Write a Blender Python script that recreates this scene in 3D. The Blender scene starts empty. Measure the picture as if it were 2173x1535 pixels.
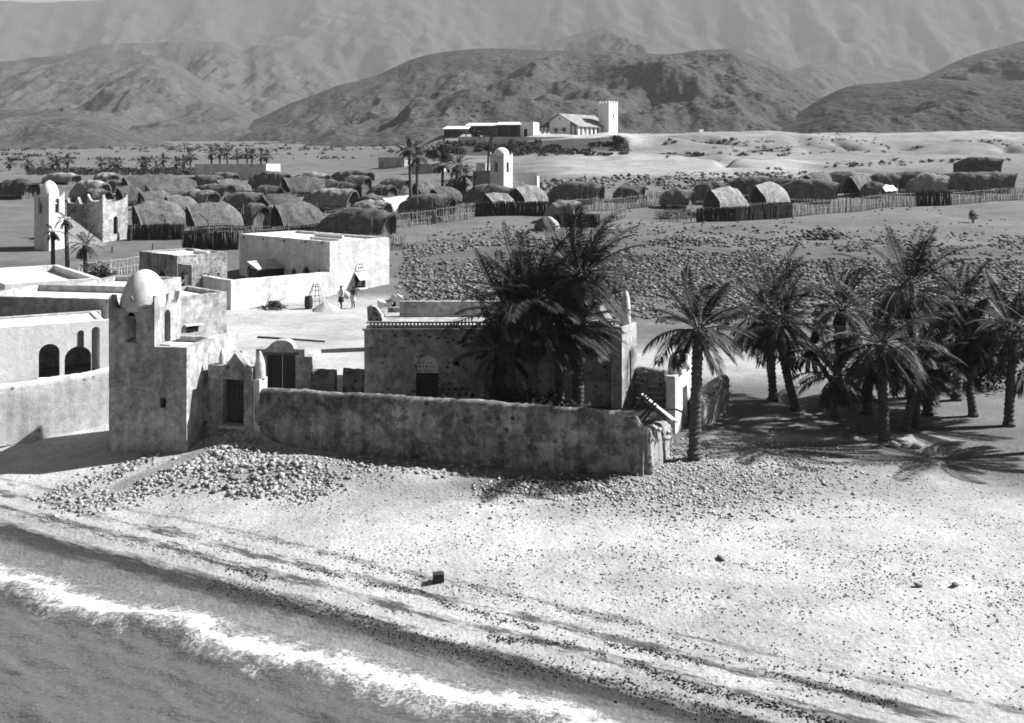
import bpy, bmesh, math, random
import numpy as np
from mathutils import Vector, Matrix
from mathutils.geometry import tessellate_polygon

# ------------------------------------------------------------------ camera, world, sun, exposure
scn = bpy.context.scene
COL = scn.collection
random.seed(7)
RNG = np.random.default_rng(11)

FPX, HYP, CXP, CAMZ = 2100.0, 350.0, 1086.5, 11.3      # focal length / horizon row of the plate, eye height (m)
cam_d = bpy.data.cameras.new('camera')
cam = bpy.data.objects.new('camera', cam_d); COL.objects.link(cam)
cam.location = (0, 0, CAMZ); cam.rotation_euler = (math.radians(90), 0, 0)
cam_d.sensor_fit = 'HORIZONTAL'; cam_d.sensor_width = 36.0
cam_d.lens = 36.0 * FPX / 2173.0
cam_d.shift_y = -(767.5 - HYP) / 2173.0
cam_d.clip_start = 0.5; cam_d.clip_end = 40000.0
scn.camera = cam

SUN_EL = math.radians(41.0); SUN_AZ = math.radians(79.0)          # azimuth clockwise from +Y
SUN = Vector((math.sin(SUN_AZ) * math.cos(SUN_EL), math.cos(SUN_AZ) * math.cos(SUN_EL), math.sin(SUN_EL)))
world = bpy.data.worlds.new('World'); scn.world = world; world.use_nodes = True
wn = world.node_tree.nodes; wl = world.node_tree.links; wn.clear()
sky = wn.new('ShaderNodeTexSky'); sky.sky_type = 'NISHITA'; sky.sun_disc = False
sky.sun_elevation = SUN_EL; sky.sun_rotation = SUN_AZ; sky.dust_density = 0.6; sky.air_density = 0.52
bw = wn.new('ShaderNodeRGBToBW'); bg = wn.new('ShaderNodeBackground'); bg.inputs['Strength'].default_value = 0.05
wo = wn.new('ShaderNodeOutputWorld')
wl.new(sky.outputs[0], bw.inputs[0]); wl.new(bw.outputs[0], bg.inputs['Color']); wl.new(bg.outputs[0], wo.inputs[0])
sun_d = bpy.data.lights.new('sun', 'SUN'); sun_d.energy = 5.0; sun_d.angle = math.radians(0.55); sun_d.color = (1, 1, 1)
sun_o = bpy.data.objects.new('sun', sun_d); COL.objects.link(sun_o)
sun_o.location = (60, 20, 90); sun_o.rotation_euler = SUN.to_track_quat('Z', 'Y').to_euler()
scn.view_settings.view_transform = 'Standard'; scn.view_settings.look = 'None'
scn.view_settings.exposure = 1.34; scn.view_settings.gamma = 1.0; scn.view_settings.use_curve_mapping = False
scn.cycles.max_bounces = 5; scn.cycles.diffuse_bounces = 1; scn.cycles.volume_bounces = 0; scn.cycles.transparent_max_bounces = 6
scn.cycles.use_denoising = True; scn.cycles.denoiser = 'OPENIMAGEDENOISE'; scn.cycles.denoising_input_passes = 'RGB_ALBEDO_NORMAL'; scn.cycles.denoising_prefilter = 'ACCURATE'
scn.cycles.caustics_reflective = False; scn.cycles.caustics_refractive = False
scn.cycles.filter_width = 1.7

# ------------------------------------------------------------------ helpers
def at(px, py, D):
    return np.array([(px - CXP) / FPX * D, D, CAMZ + (HYP - py) / FPX * D])

def hsh(ix, iy, seed):
    h = (ix.astype(np.int64) * 374761393 + iy.astype(np.int64) * 668265263 + seed * 974711) & 0x7fffffff
    h = ((h ^ (h >> 13)) * 1274126177) & 0x7fffffff
    return ((h ^ (h >> 16)) & 0xffff) / 65535.0

def vn(x, y, seed=0):
    x = np.asarray(x, float); y = np.asarray(y, float)
    ix = np.floor(x); iy = np.floor(y); fx = x - ix; fy = y - iy
    fx = fx * fx * (3 - 2 * fx); fy = fy * fy * (3 - 2 * fy)
    a = hsh(ix, iy, seed); b = hsh(ix + 1, iy, seed); c = hsh(ix, iy + 1, seed); d = hsh(ix + 1, iy + 1, seed)
    return (a * (1 - fx) + b * fx) * (1 - fy) + (c * (1 - fx) + d * fx) * fy

def fbm(x, y, oct=4, seed=0):
    s = 0.0; a = 0.5; t = 0
    for k in range(oct):
        s = s + a * vn(x * 2 ** k + 17.3 * k, y * 2 ** k - 9.1 * k, seed + k); t += a; a *= 0.5
    return s / t

def sstep(a, b, x):
    t = np.clip((np.asarray(x, float) - a) / (b - a), 0, 1); return t * t * (3 - 2 * t)

ORG = {}
def mesh_np(name, V, Fc, smooth=False):
    """mesh from arrays; Fc is one (m,k) array or a list of faces"""
    me = bpy.data.meshes.new(name)
    V = np.asarray(V, np.float32)
    if isinstance(Fc, np.ndarray):
        m, k = Fc.shape
        me.vertices.add(len(V)); me.vertices.foreach_set('co', V.ravel())
        me.loops.add(m * k); me.loops.foreach_set('vertex_index', Fc.astype(np.int32).ravel())
        me.polygons.add(m); me.polygons.foreach_set('loop_start', np.arange(0, m * k, k, dtype=np.int32))
        me.polygons.foreach_set('loop_total', np.full(m, k, np.int32))
        if smooth: me.polygons.foreach_set('use_smooth', np.ones(m, bool))
        me.update(calc_edges=True)
    else:
        me.from_pydata([tuple(map(float, v)) for v in V], [], [tuple(f) for f in Fc])
        if smooth: me.polygons.foreach_set('use_smooth', np.ones(len(me.polygons), bool))
        me.update()
    return me

def link(name, me, mat=None, parent=None):
    o = bpy.data.objects.new(name, me); COL.objects.link(o)
    if mat is not None and len(me.materials) == 0: me.materials.append(mat)
    if parent is not None: o.parent = parent
    return o

def mk(name, V, Fc, mat, parent=None, smooth=False, fix=False):
    """mesh object from world-space vertices, expressed relative to its thing's base"""
    V = np.asarray(V, float).reshape(-1, 3)
    if parent is not None:
        base = ORG[parent.name]; V = V - base
        o = link(name, mesh_np(name, V, Fc, smooth), mat, parent); ORG[o.name] = base
    else:
        base = np.array([V[:, 0].mean(), V[:, 1].mean(), V[:, 2].min()])
        o = link(name, mesh_np(name, V - base, Fc, smooth), mat); o.location = base; ORG[o.name] = base
    if fix:
        bm = bmesh.new(); bm.from_mesh(o.data); bmesh.ops.recalc_face_normals(bm, faces=bm.faces); bm.to_mesh(o.data); bm.free()
    return o

def tag(o, label=None, cat=None, group=None, kind=None):
    if label: o['label'] = label
    if cat: o['category'] = cat
    if group: o['group'] = group
    if kind or cat: o['kind'] = kind or 'thing'
    return o

def thing(name, loc, label, cat, group=None):
    o = bpy.data.objects.new(name, None); COL.objects.link(o); o.empty_display_size = 0.2
    o.location = tuple(map(float, loc)); ORG[o.name] = np.array(loc, float)
    return tag(o, label, cat, group)

class MB:
    def __init__(s): s.v = []; s.f = []
    def add(s, V, Fc):
        n = len(s.v); s.v.extend([tuple(map(float, p)) for p in V]); s.f.extend([tuple(i + n for i in f) for f in Fc])
    def box(s, O, U, N, w, d, h, u0=0, d0=0, z0=0):
        """box in a frame: U along, N across (both xy unit), up z"""
        O = np.array(O, float); U = np.array([U[0], U[1], 0.0]); N = np.array([N[0], N[1], 0.0]); Z = np.array([0, 0, 1.0])
        P = [O + U * (u0 + a * w) + N * (d0 + b * d) + Z * (z0 + c * h) for c in (0, 1) for b in (0, 1) for a in (0, 1)]
        s.add(P, [(0, 1, 3, 2), (4, 6, 7, 5), (0, 4, 5, 1), (2, 3, 7, 6), (0, 2, 6, 4), (1, 5, 7, 3)])
    def tube(s, pts, rad, n=6, cap=True):
        pts = [np.array(p, float) for p in pts]; rings = []
        if not hasattr(rad, '__len__'): rad = [rad] * len(pts)
        for i, p in enumerate(pts):
            t = pts[min(i + 1, len(pts) - 1)] - pts[max(i - 1, 0)]; t /= (np.linalg.norm(t) + 1e-9)
            a = np.array([t[1], -t[0], 0.0]) if abs(t[2]) < 0.9 else np.array([0.0, t[2], -t[1]])
            a /= np.linalg.norm(a); b = np.array([t[1] * a[2] - t[2] * a[1], t[2] * a[0] - t[0] * a[2], t[0] * a[1] - t[1] * a[0]])
            rings.append([p + rad[i] * (a * math.cos(2 * math.pi * k / n) + b * math.sin(2 * math.pi * k / n)) for k in range(n)])
        V = [q for r in rings for q in r]; Fc = []
        for i in range(len(pts) - 1):
            for k in range(n):
                Fc.append((i * n + k, i * n + (k + 1) % n, (i + 1) * n + (k + 1) % n, (i + 1) * n + k))
        if cap: Fc.append(tuple(range(n - 1, -1, -1))); Fc.append(tuple((len(pts) - 1) * n + k for k in range(n)))
        s.add(V, Fc)
    def lathe(s, c, prof, n=20):
        """prof: (radius, z) from bottom to top about centre c"""
        V = []; Fc = []
        for r, z in prof:
            for k in range(n): V.append((c[0] + r * math.cos(2 * math.pi * k / n), c[1] + r * math.sin(2 * math.pi * k / n), c[2] + z))
        for i in range(len(prof) - 1):
            for k in range(n): Fc.append((i * n + k, i * n + (k + 1) % n, (i + 1) * n + (k + 1) % n, (i + 1) * n + k))
        Fc.append(tuple((len(prof) - 1) * n + k for k in range(n))); Fc.append(tuple(range(n - 1, -1, -1)))
        s.add(V, Fc)
    def build(s, name, mat, parent=None, smooth=False):
        return mk(name, s.v, s.f, mat, parent, smooth, fix=True)

# ------------------------------------------------------------------ materials (a black and white plate: greys only)
class NT:
    def __init__(s, name):
        s.m = bpy.data.materials.new(name); s.m.use_nodes = True
        s.n = s.m.node_tree.nodes; s.l = s.m.node_tree.links; s.n.clear()
        s.out = s.n.new('ShaderNodeOutputMaterial'); s.b = s.n.new('ShaderNodeBsdfPrincipled')
        s.l.new(s.b.outputs[0], s.out.inputs['Surface'])
        s.pos = s.n.new('ShaderNodeNewGeometry').outputs['Position']
    def math(s, op, a, b=None, c=None, clamp=False):
        n = s.n.new('ShaderNodeMath'); n.operation = op; n.use_clamp = clamp
        for i, x in enumerate((a, b, c)):
            if x is None: continue
            if isinstance(x, (int, float)): n.inputs[i].default_value = x
            else: s.l.new(x, n.inputs[i])
        return n.outputs[0]
    def vmul(s, v, k):
        n = s.n.new('ShaderNodeVectorMath'); n.operation = 'MULTIPLY'; s.l.new(v, n.inputs[0]); n.inputs[1].default_value = k; return n.outputs[0]
    def noise(s, scale, detail=4, rough=0.6, vec=None, dist=0.0):
        n = s.n.new('ShaderNodeTexNoise'); n.inputs['Scale'].default_value = scale; n.inputs['Detail'].default_value = detail
        n.inputs['Roughness'].default_value = rough; n.inputs['Distortion'].default_value = dist
        s.l.new(vec if vec is not None else s.pos, n.inputs['Vector']); return n.outputs['Fac']
    def voro(s, scale, vec=None, feature='F1', out='Distance', rnd=1.0):
        n = s.n.new('ShaderNodeTexVoronoi'); n.feature = feature; n.inputs['Scale'].default_value = scale; n.inputs['Randomness'].default_value = rnd
        s.l.new(vec if vec is not None else s.pos, n.inputs['Vector']); return n.outputs[out]
    def ramp(s, fac, stops, interp='LINEAR'):
        n = s.n.new('ShaderNodeValToRGB'); n.color_ramp.interpolation = interp; e = n.color_ramp.elements
        while len(e) > 1: e.remove(e[-1])
        e[0].position = stops[0][0]; e[0].color = (stops[0][1],) * 3 + (1,)
        for p, v in stops[1:]:
            k = e.new(p); k.color = (v, v, v, 1)
        s.l.new(fac, n.inputs[0]); return n.outputs[0]
    def map(s, x, a, b, c, d):
        n = s.n.new('ShaderNodeMapRange'); n.clamp = True
        for i, v in zip((1, 2, 3, 4), (a, b, c, d)): n.inputs[i].default_value = v
        s.l.new(x, n.inputs[0]); return n.outputs[0]
    def mix(s, f, a, b):
        n = s.n.new('ShaderNodeMix'); n.data_type = 'FLOAT'
        for i, x in zip((0, 2, 3), (f, a, b)):
            if isinstance(x, (int, float)): n.inputs[i].default_value = x
            else: s.l.new(x, n.inputs[i])
        return n.outputs[0]
    def bump(s, h, strength=0.4, dist=0.05):
        n = s.n.new('ShaderNodeBump'); n.inputs['Strength'].default_value = strength; n.inputs['Distance'].default_value = dist
        s.l.new(h, n.inputs['Height']); s.l.new(n.outputs[0], s.b.inputs['Normal'])
    def done(s, col, rough=0.9, spec=0.2):
        if isinstance(col, (int, float)): s.b.inputs['Base Color'].default_value = (col, col, col, 1)
        else:
            s.l.new(col, s.b.inputs['Base Color'])
        if isinstance(rough, (int, float)): s.b.inputs['Roughness'].default_value = rough
        else: s.l.new(rough, s.b.inputs['Roughness'])
        s.b.inputs['Specular IOR Level'].default_value = spec
        return s.m

def plaster(name, base, var=0.25, stain=0.25, scale=1.0, bumps=0.35, pit=0.0, pitval=0.06):
    t = NT(name)
    a = t.noise(0.55 * scale, 5, 0.65, dist=0.4); b = t.noise(3.2 * scale, 5, 0.7); c = t.noise(22 * scale, 3, 0.6)
    k = t.math('MULTIPLY', t.map(a, 0.36, 0.66, 1 - stain, 1.0), t.map(b, 0.3, 0.7, 1 - var, 1 + var * 0.3))
    k = t.math('MULTIPLY', k, t.map(c, 0.3, 0.7, 0.80, 1.10))
    sv = t.voro(7.5 * scale); k = t.math('MULTIPLY', k, t.mix(t.map(t.noise(2.1 * scale, 3), 0.5, 0.62, 0, min(1.0, stain * 1.6)), 1.0, t.map(sv, 0.13, 0.24, 0.35, 1.0)))
    st = t.noise(1.0, 3, 0.6, vec=t.vmul(t.pos, (2.8, 2.8, 0.16)))
    k = t.math('MULTIPLY', k, t.map(st, 0.38, 0.58, 1 - stain * 0.55, 1.0))
    p1 = t.map(t.noise(1.25 * scale, 6, 0.68, dist=0.8), 0.47, 0.53, 0, 1); p2 = t.map(t.noise(5.5 * scale, 5, 0.7, dist=0.5), 0.40, 0.52, 0.35, 1)
    k = t.math('MULTIPLY', k, t.mix(t.math('MULTIPLY', p1, p2), 1.0, 1 - stain * 0.85))
    col = t.math('MULTIPLY', k, base)
    if pit > 0:
        v = t.voro(3.4 * scale); m = t.math('MULTIPLY', t.map(v, 0.22, 0.32, 1, 0), t.map(t.noise(0.7 * scale, 3), 0.62 - pit * 0.25, 0.72 - pit * 0.25, 0, 1))
        col = t.mix(m, col, pitval)
    t.bump(t.math('ADD', b, t.math('MULTIPLY', c, 0.35)), bumps, 0.06)
    return t.done(col, 0.92, 0.15)

def plain(name, base, var=0.35, scale=8.0, stretch=(1, 1, 1), bumps=0.4, rough=0.9, island=0.0):
    t = NT(name); v = t.vmul(t.pos, stretch)
    a = t.noise(scale, 4, 0.65, vec=v); b = t.noise(scale * 0.12, 3, 0.6)
    k = t.math('MULTIPLY', t.map(a, 0.3, 0.7, 1 - var, 1 + var * 0.6), t.map(b, 0.35, 0.65, 0.8, 1.1))
    if island > 0:
        g = t.n.new('ShaderNodeNewGeometry'); k = t.math('MULTIPLY', k, t.map(g.outputs['Random Per Island'], 0, 1, 1 - island, 1 + island))
    t.bump(a, bumps, 0.03)
    return t.done(t.math('MULTIPLY', k, base), rough, 0.15)

M = {}
M['lime'] = plaster('limewash_bright', 0.80, 0.12, 0.10, bumps=0.3)
M['lime_house'] = plaster('limewash_house', 0.72, 0.2, 0.2, bumps=0.35)
M['lime_old'] = plaster('limewash_weathered', 0.68, 0.25, 0.16, pit=0.2)
M['render'] = plaster('lime_render_grey', 0.58, 0.4, 0.38, bumps=0.6)
M['render_pit'] = plaster('lime_render_flaked', 0.50, 0.42, 0.42, bumps=0.7, pit=0.6)
M['wallmud'] = plaster('mud_render_patched', 0.48, 0.45, 0.62, scale=0.9, bumps=0.8, pit=0.5)
M['coral'] = plaster('coral_rubble_masonry', 0.42, 0.35, 0.35, bumps=0.7, pit=1.0)
M['wood'] = plain('weathered_wood', 0.10, 0.4, 6, (6, 6, 0.6))
M['wood_pale'] = plain('bleached_wood', 0.42, 0.35, 6, (2, 2, 2))
M['wood_dark'] = plain('dark_wood', 0.05, 0.4, 6, (6, 6, 0.6))
M['stick'] = plain('bleached_stick', 0.25, 0.5, 5, (4, 4, 1), island=0.4)
M['stick_dark'] = plain('shade_darkened_brushwood', 0.04, 0.5, 5, (5, 5, 1), island=0.5)  # brushwood colour, lowered to carry the shade on the fence fronts
M['dark'] = plain('dark_cloth_and_shadow', 0.03, 0.3, 5)
M['cloth'] = plain('white_cloth', 0.6, 0.12, 3)
M['frond'] = plain('palm_leaf', 0.036, 0.4, 3, bumps=0.1, rough=0.55, island=0.45); M['frond'].node_tree.nodes['Principled BSDF'].inputs['Specular IOR Level'].default_value = 0.12
M['frond_dry'] = plain('dry_palm_leaf', 0.10, 0.4, 3, bumps=0.1, rough=0.7, island=0.35)
M['trunk'] = plain('palm_trunk', 0.085, 0.5, 7, (1, 1, 2.2), bumps=0.9)
M['leaf'] = plain('dark_leaf', 0.04, 0.4, 4, bumps=0.1, island=0.5)
M['skin'] = plain('dark_skin', 0.045, 0.2, 9, rough=0.6)
M['stone'] = plain('coral_stone', 0.29, 0.4, 5, bumps=0.6, island=0.35)
M['rock'] = plain('basalt_stone', 0.13, 0.4, 4, bumps=0.6, island=0.8)
M['stone_dark'] = plain('dark_set_stone', 0.07, 0.4, 8, bumps=0.6, island=0.4)
M['sandheap'] = plain('heaped_sand', 0.33, 0.2, 12, bumps=0.3)
M['iron'] = plain('rusted_iron', 0.05, 0.4, 9, rough=0.7)

def thatch_mat(name, base):
    t = NT(name)
    ha = t.n.new('ShaderNodeAttribute'); ha.attribute_name = 'comb'; hv_ = ha.outputs['Vector']
    a = t.noise(1.0, 4, 0.7, vec=t.vmul(hv_, (0.9, 9.0, 1.0))); a = t.math('ADD', t.math('MULTIPLY', a, 0.6), t.math('MULTIPLY', t.noise(1.0, 3, 0.6, vec=t.vmul(hv_, (14.0, 1.6, 1.0))), 0.4)); b = t.noise(0.8, 4, 0.65); c = t.noise(26, 2, 0.6)
    k = t.math('MULTIPLY', t.map(a, 0.36, 0.64, 0.42, 1.4), t.map(b, 0.3, 0.7, 0.6, 1.25))
    g = t.n.new('ShaderNodeObjectInfo'); k = t.math('MULTIPLY', k, t.map(g.outputs['Random'], 0, 1, 0.75, 1.25))
    t.bump(t.math('ADD', a, t.math('MULTIPLY', c, 0.5)), 1.0, 0.12)
    return t.done(t.math('MULTIPLY', k, base), 0.95, 0.1)
M['thatch'] = thatch_mat('palm_mat_thatch', 0.125)
M['thatch_pale'] = thatch_mat('sun_bleached_thatch', 0.24)
# ------------------------------------------------------------------ terrain: heights in metres over the place
SEA = -1.6
SN = (0.466, 0.885); S0 = SN[0] * (-8.9) + SN[1] * 28.5          # shoreline: distance inland s = SN.p - S0
_rows = np.array([10, 50, 65, 80, 95, 110, 130, 150, 175, 200, 240, 254, 263, 280, 300, 330, 400, 600, 900, 1600, 6000, 20000.])
_cols = np.array([-900, 400, 780, 860, 935, 1330, 1600, 2100, 3200.])
_pl = [0, 0, 0, 0.3, 1.4, 3.0, 4.5, 5.8, 7.0]
_T = [[z] * 9 for z in _pl] + [
    [8.2, 8.2, 8.4, 9.0, 9.5, 9.8, 9.8, 9.3, 9.3],
    [9.9, 9.9, 10.2, 11.0, 12.7, 13.4, 13.4, 12.3, 12.3],
    [10.5, 10.5, 10.9, 11.8, 13.3, 13.9, 15.0, 14.0, 14.0],
    [11.0, 11.0, 11.4, 13.0, 18.3, 18.3, 16.6, 15.2, 15.0],
    [11.7, 11.7, 12.2, 14.0, 19.7, 19.8, 18.8, 17.8, 17.5],
    [12.5, 12.5, 13.0, 15.0, 20.2, 20.4, 21.0, 20.3, 20.0],
    [13.9, 13.9, 14.2, 16.0, 20.5, 20.6, 21.6, 21.9, 21.5],
    [16.3, 16.3, 16.5, 18.0, 20.8, 20.8, 22.0, 22.5, 22.5],
    [23] * 9, [33] * 9, [45] * 9, [60] * 9, [60] * 9]
_T = np.array(_T, float)
_gl = np.linspace(math.log(10), math.log(20000), 520); _gc = np.linspace(-900, 3200, 240)
_A = np.array([[np.interp(g, np.log(_rows), _T[:, j]) for j in range(9)] for g in _gl])
_B = np.array([np.interp(_gc, _cols, _A[i]) for i in range(len(_gl))])
def _blur(a, n, ax):
    k = np.exp(-0.5 * (np.arange(-3 * n, 3 * n + 1) / n) ** 2); k /= k.sum()
    p = [(0, 0), (0, 0)]; p[ax] = (3 * n, 3 * n); q = np.pad(a, p, mode='edge')
    return np.apply_along_axis(lambda v: np.convolve(v, k, 'valid'), ax, q)
_B = _blur(_blur(_B, 1.3 if False else 1, 0), 2, 1)

BUMPS = []   # (x, y, sx, sy, h)
def shore(X, Y): return SN[0] * X + SN[1] * Y - S0
def terr(X, Y):
    X = np.asarray(X, float); Y = np.asarray(Y, float)
    Yc = np.maximum(Y, 10.0); px = np.clip(CXP + FPX * X / Yc, -899, 3199)
    fi = (np.log(np.minimum(Yc, 19999)) - _gl[0]) / (_gl[1] - _gl[0]); fj = (px - _gc[0]) / (_gc[1] - _gc[0])
    i = np.clip(fi.astype(int), 0, len(_gl) - 2); j = np.clip(fj.astype(int), 0, len(_gc) - 2); a = fi - i; b = fj - j
    z = (_B[i, j] * (1 - a) + _B[i + 1, j] * a) * (1 - b) + (_B[i, j + 1] * (1 - a) + _B[i + 1, j + 1] * a) * b
    s = shore(X, Y)
    z = z + np.where(s > 0, SEA * np.clip(1 - s / 11.5, 0, 1) ** 1.5, np.maximum(SEA + 0.2 * s, -7.0))
    z = z + 0.05 * sstep(1.6, 2.0, s) * (1 - sstep(2.0, 3.0, s))
    amp = np.clip((Yc - 20) / 200, 0.06, 1.4) * (1 - 0.75 * np.exp(-((Yc - 62) / 14) ** 2))
    z = z + amp * (fbm(X / 9.0, Y / 9.0, 4, 3) - 0.5) * 0.9
    far = sstep(185, 230, Yc) * (1 - sstep(700, 1500, Yc))
    z = z + far * (fbm(X / 26.0, Y / 16.0, 4, 9) - 0.5) * 3.4 * sstep(850, 950, px)
    # wadi banks to the right of the church terrace
    g = np.abs(fbm(X / 38.0 + 5, Y / 30.0, 3, 21) - 0.5)
    z = z - 2.2 * np.exp(-(g / 0.035) ** 2) * sstep(195, 225, Yc) * (1 - sstep(275, 292, Yc)) * sstep(1330, 1420, px)
    for (x0, y0, sx, sy, h) in BUMPS:
        z = z + h * np.exp(-((X - x0) / sx) ** 2 - ((Y - y0) / sy) ** 2)
    return z

def tz(x, y): return float(terr(np.array([x]), np.array([y]))[0])
_Dm = np.exp(np.linspace(math.log(17), math.log(1500), 2400))
def grd(px, py):
    """where the line of sight through a plate position first meets the ground"""
    X = (px - CXP) / FPX * _Dm; zr = CAMZ + (HYP - py) / FPX * _Dm
    k = np.argmax(terr(X, _Dm) >= zr)
    D = _Dm[k]; return np.array([(px - CXP) / FPX * D, D, tz((px - CXP) / FPX * D, D)])

for (px, py, sx, sy, h) in [(520, 935, 1.5, 1.4, 0.75), (610, 985, 2.2, 1.3, 0.4), (400, 985, 1.8, 1.0, 0.25), (850, 1010, 1.5, 0.8, 0.38),
                            (1150, 1035, 2.0, 0.6, -0.22), (1320, 1020, 1.2, 0.6, 0.15)]:
    D = CAMZ * FPX / (py - HYP); BUMPS.append(((px - CXP) / FPX * D, D, sx, sy, h))
for (px, py, sx, sy, h) in [(1440, 515, 5, 4, 0.8), (1640, 490, 6, 3, 0.9), (1730, 500, 3.0, 1.8, -1.0), (1150, 520, 6, 3, 0.5), (1950, 470, 6, 4, 0.6)]:
    p = grd(px, py); BUMPS.append((p[0], p[1], sx, sy, h))

# ---- the ground sheet
rowsD = np.concatenate([np.exp(np.linspace(math.log(13), math.log(60), 250)), np.exp(np.linspace(math.log(60), math.log(340), 330))[1:],
                        np.exp(np.linspace(math.log(340), math.log(14000), 60))[1:]])
cols = np.linspace(-700, 2900, 620)
GD, GP = np.meshgrid(rowsD, cols, indexing='ij')
GX = (GP - CXP) / FPX * GD; GY = GD
GZ = terr(GX, GY)
nr, nc = GD.shape
_lr0 = np.log(rowsD)
_GL = GZ.tolist(); _RL = _lr0.tolist()
import bisect
def tz(x, y):
    y = max(y, 13.01); p = (CXP + FPX * x / y - cols[0]) / (cols[1] - cols[0]); p = min(max(p, 0.0), len(cols) - 1.001); j = int(p); b = p - j
    l = math.log(y); i = min(max(bisect.bisect_right(_RL, l) - 1, 0), len(_RL) - 2); a = (l - _RL[i]) / (_RL[i + 1] - _RL[i]); r0 = _GL[i]; r1 = _GL[i + 1]
    return (r0[j] * (1 - b) + r0[j + 1] * b) * (1 - a) + (r1[j] * (1 - b) + r1[j + 1] * b) * a
idx = np.arange(nr * nc).reshape(nr, nc)
GF = np.stack([idx[:-1, :-1], idx[:-1, 1:], idx[1:, 1:], idx[1:, :-1]], -1).reshape(-1, 4)

# ---- soil: albedo of what the ground is made of, with wall and grove shade painted in
def blob(px, py, sx, sy, ang=0.0):
    p = grd(px, py); c, s_ = math.cos(ang), math.sin(ang)
    dx = GX - p[0]; dy = GY - p[1]; u = dx * c + dy * s_; v = -dx * s_ + dy * c
    return np.exp(-(u / sx) ** 2 - (v / sy) ** 2)
S_ = shore(GX, GY)
wob = fbm(GX / 5.0, GY / 5.0, 4, 31); wob2 = fbm(GX / 1.7, GY / 1.7, 4, 57)
inl = 0.115 + 0.0 * GX
pale = 0.40
k = 1 - sstep(13.5, 20, S_ + (wob - 0.5) * 7)
alb = inl * (1 - k) + pale * k
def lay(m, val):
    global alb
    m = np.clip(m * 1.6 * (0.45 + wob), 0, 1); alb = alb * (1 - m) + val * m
yard = sstep(51, 55, GY) * (1 - sstep(78, 84, GY)) * sstep(300, 420, GP) * (1 - sstep(800, 880, GP))
lay(yard, 0.36)
def strip(x0, y0, x1, y1, hw):
    a, b = grd(x0, y0), grd(x1, y1); d = (b - a)[:2]; L = np.hypot(*d); d = d / L; u = (GX - a[0]) * d[0] + (GY - a[1]) * d[1]; v = -(GX - a[0]) * d[1] + (GY - a[1]) * d[0]
    return sstep(-0.5, 0.2, u) * (1 - sstep(L - 0.2, L + 0.8, u)) * (1 - sstep(hw * 0.7, hw, np.abs(v)))
lay(strip(470, 925, 262, 1030, 0.5), 0.25)
lay(sstep(43, 46, GY) * (1 - sstep(54, 58, GY)) * sstep(500, 560, GP) * (1 - sstep(760, 780, GP)), 0.40)
for b in [(1460, 1045, 3.6, 1.8), (1560, 1010, 3.4, 1.6), (1720, 1010, 4.0, 1.4), (1900, 1040, 3.5, 1.2), (1050, 1045, 4.5, 0.9), (1350, 1075, 3.5, 1.0)]: lay(blob(*b) * 0.85, 0.25)
for b in [(1650, 900, 4.5, 2.0), (1850, 910, 5.0, 2.2), (2050, 960, 3.2, 1.4), (1750, 790, 6, 4), (1980, 800, 6, 5), (2080, 880, 4, 4), (1950, 880, 5, 2.5)]: lay(blob(*b), 0.12)  # dark litter under the palms, deepened to paint in the grove's broad shade
for b in [(1580, 780, 5, 3.0), (1420, 760, 4, 3)]: lay(blob(*b), 0.34)
for b in [(1930, 930, 1.8, 0.6), (1700, 930, 3, 0.5)]: lay(blob(*b), 0.30)
for b in [(830, 975, 2.8, 1.2), (680, 985, 2.6, 1.1), (1000, 985, 2.4, 0.9), (1200, 1005, 2.8, 0.9)]: lay(blob(*b), 0.17)  # dark scree, with the wall's shadow painted wider into the ground tone
lay(blob(1150, 1025, 2.4, 0.5), 0.10)  # hollow below the wall, painted dark as part of its shadow
lay(blob(1500, 1245, 3.5, 0.45, -0.25) * 0.6, 0.30); lay(blob(1350, 1190, 2.6, 0.5, -0.25) * 0.45, 0.33)
far_s = sstep(195, 240, GY) * sstep(880, 960, GP) * (1 - sstep(420, 520, GY))
lay(far_s * 0.9, 0.165)
lay(sstep(185, 205, GY) * (1 - sstep(225, 250, GY)) * sstep(1120, 1250, GP) * (1 - sstep(1650, 1800, GP)) * 0.8, 0.26)
lay(sstep(284, 292, GY) * (1 - sstep(330, 360, GY)) * sstep(1300, 1400, GP), 0.22)
lay(sstep(255, 262, GY) * (1 - sstep(330, 360, GY)) * sstep(960, 1000, GP) * (1 - sstep(1330, 1400, GP)), 0.32)
lay(sstep(82, 86, GY) * (1 - sstep(100, 108, GY)) * sstep(830, 900, GP), 0.085)
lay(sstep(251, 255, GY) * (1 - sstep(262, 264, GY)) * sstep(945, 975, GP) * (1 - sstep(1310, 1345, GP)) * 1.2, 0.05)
alb = alb * (0.80 + 0.40 * wob2) * (0.72 + 0.56 * fbm(GX / 6.0 + 4, GY / 2.6, 3, 97))
alb = np.where(GY > 330, 0.12 * (0.8 + 0.4 * wob), alb)

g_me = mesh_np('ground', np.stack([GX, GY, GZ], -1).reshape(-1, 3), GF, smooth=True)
att = g_me.attributes.new('soil_and_shade', 'FLOAT', 'POINT'); att.data.foreach_set('value', alb.astype(np.float32).ravel())

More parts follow.
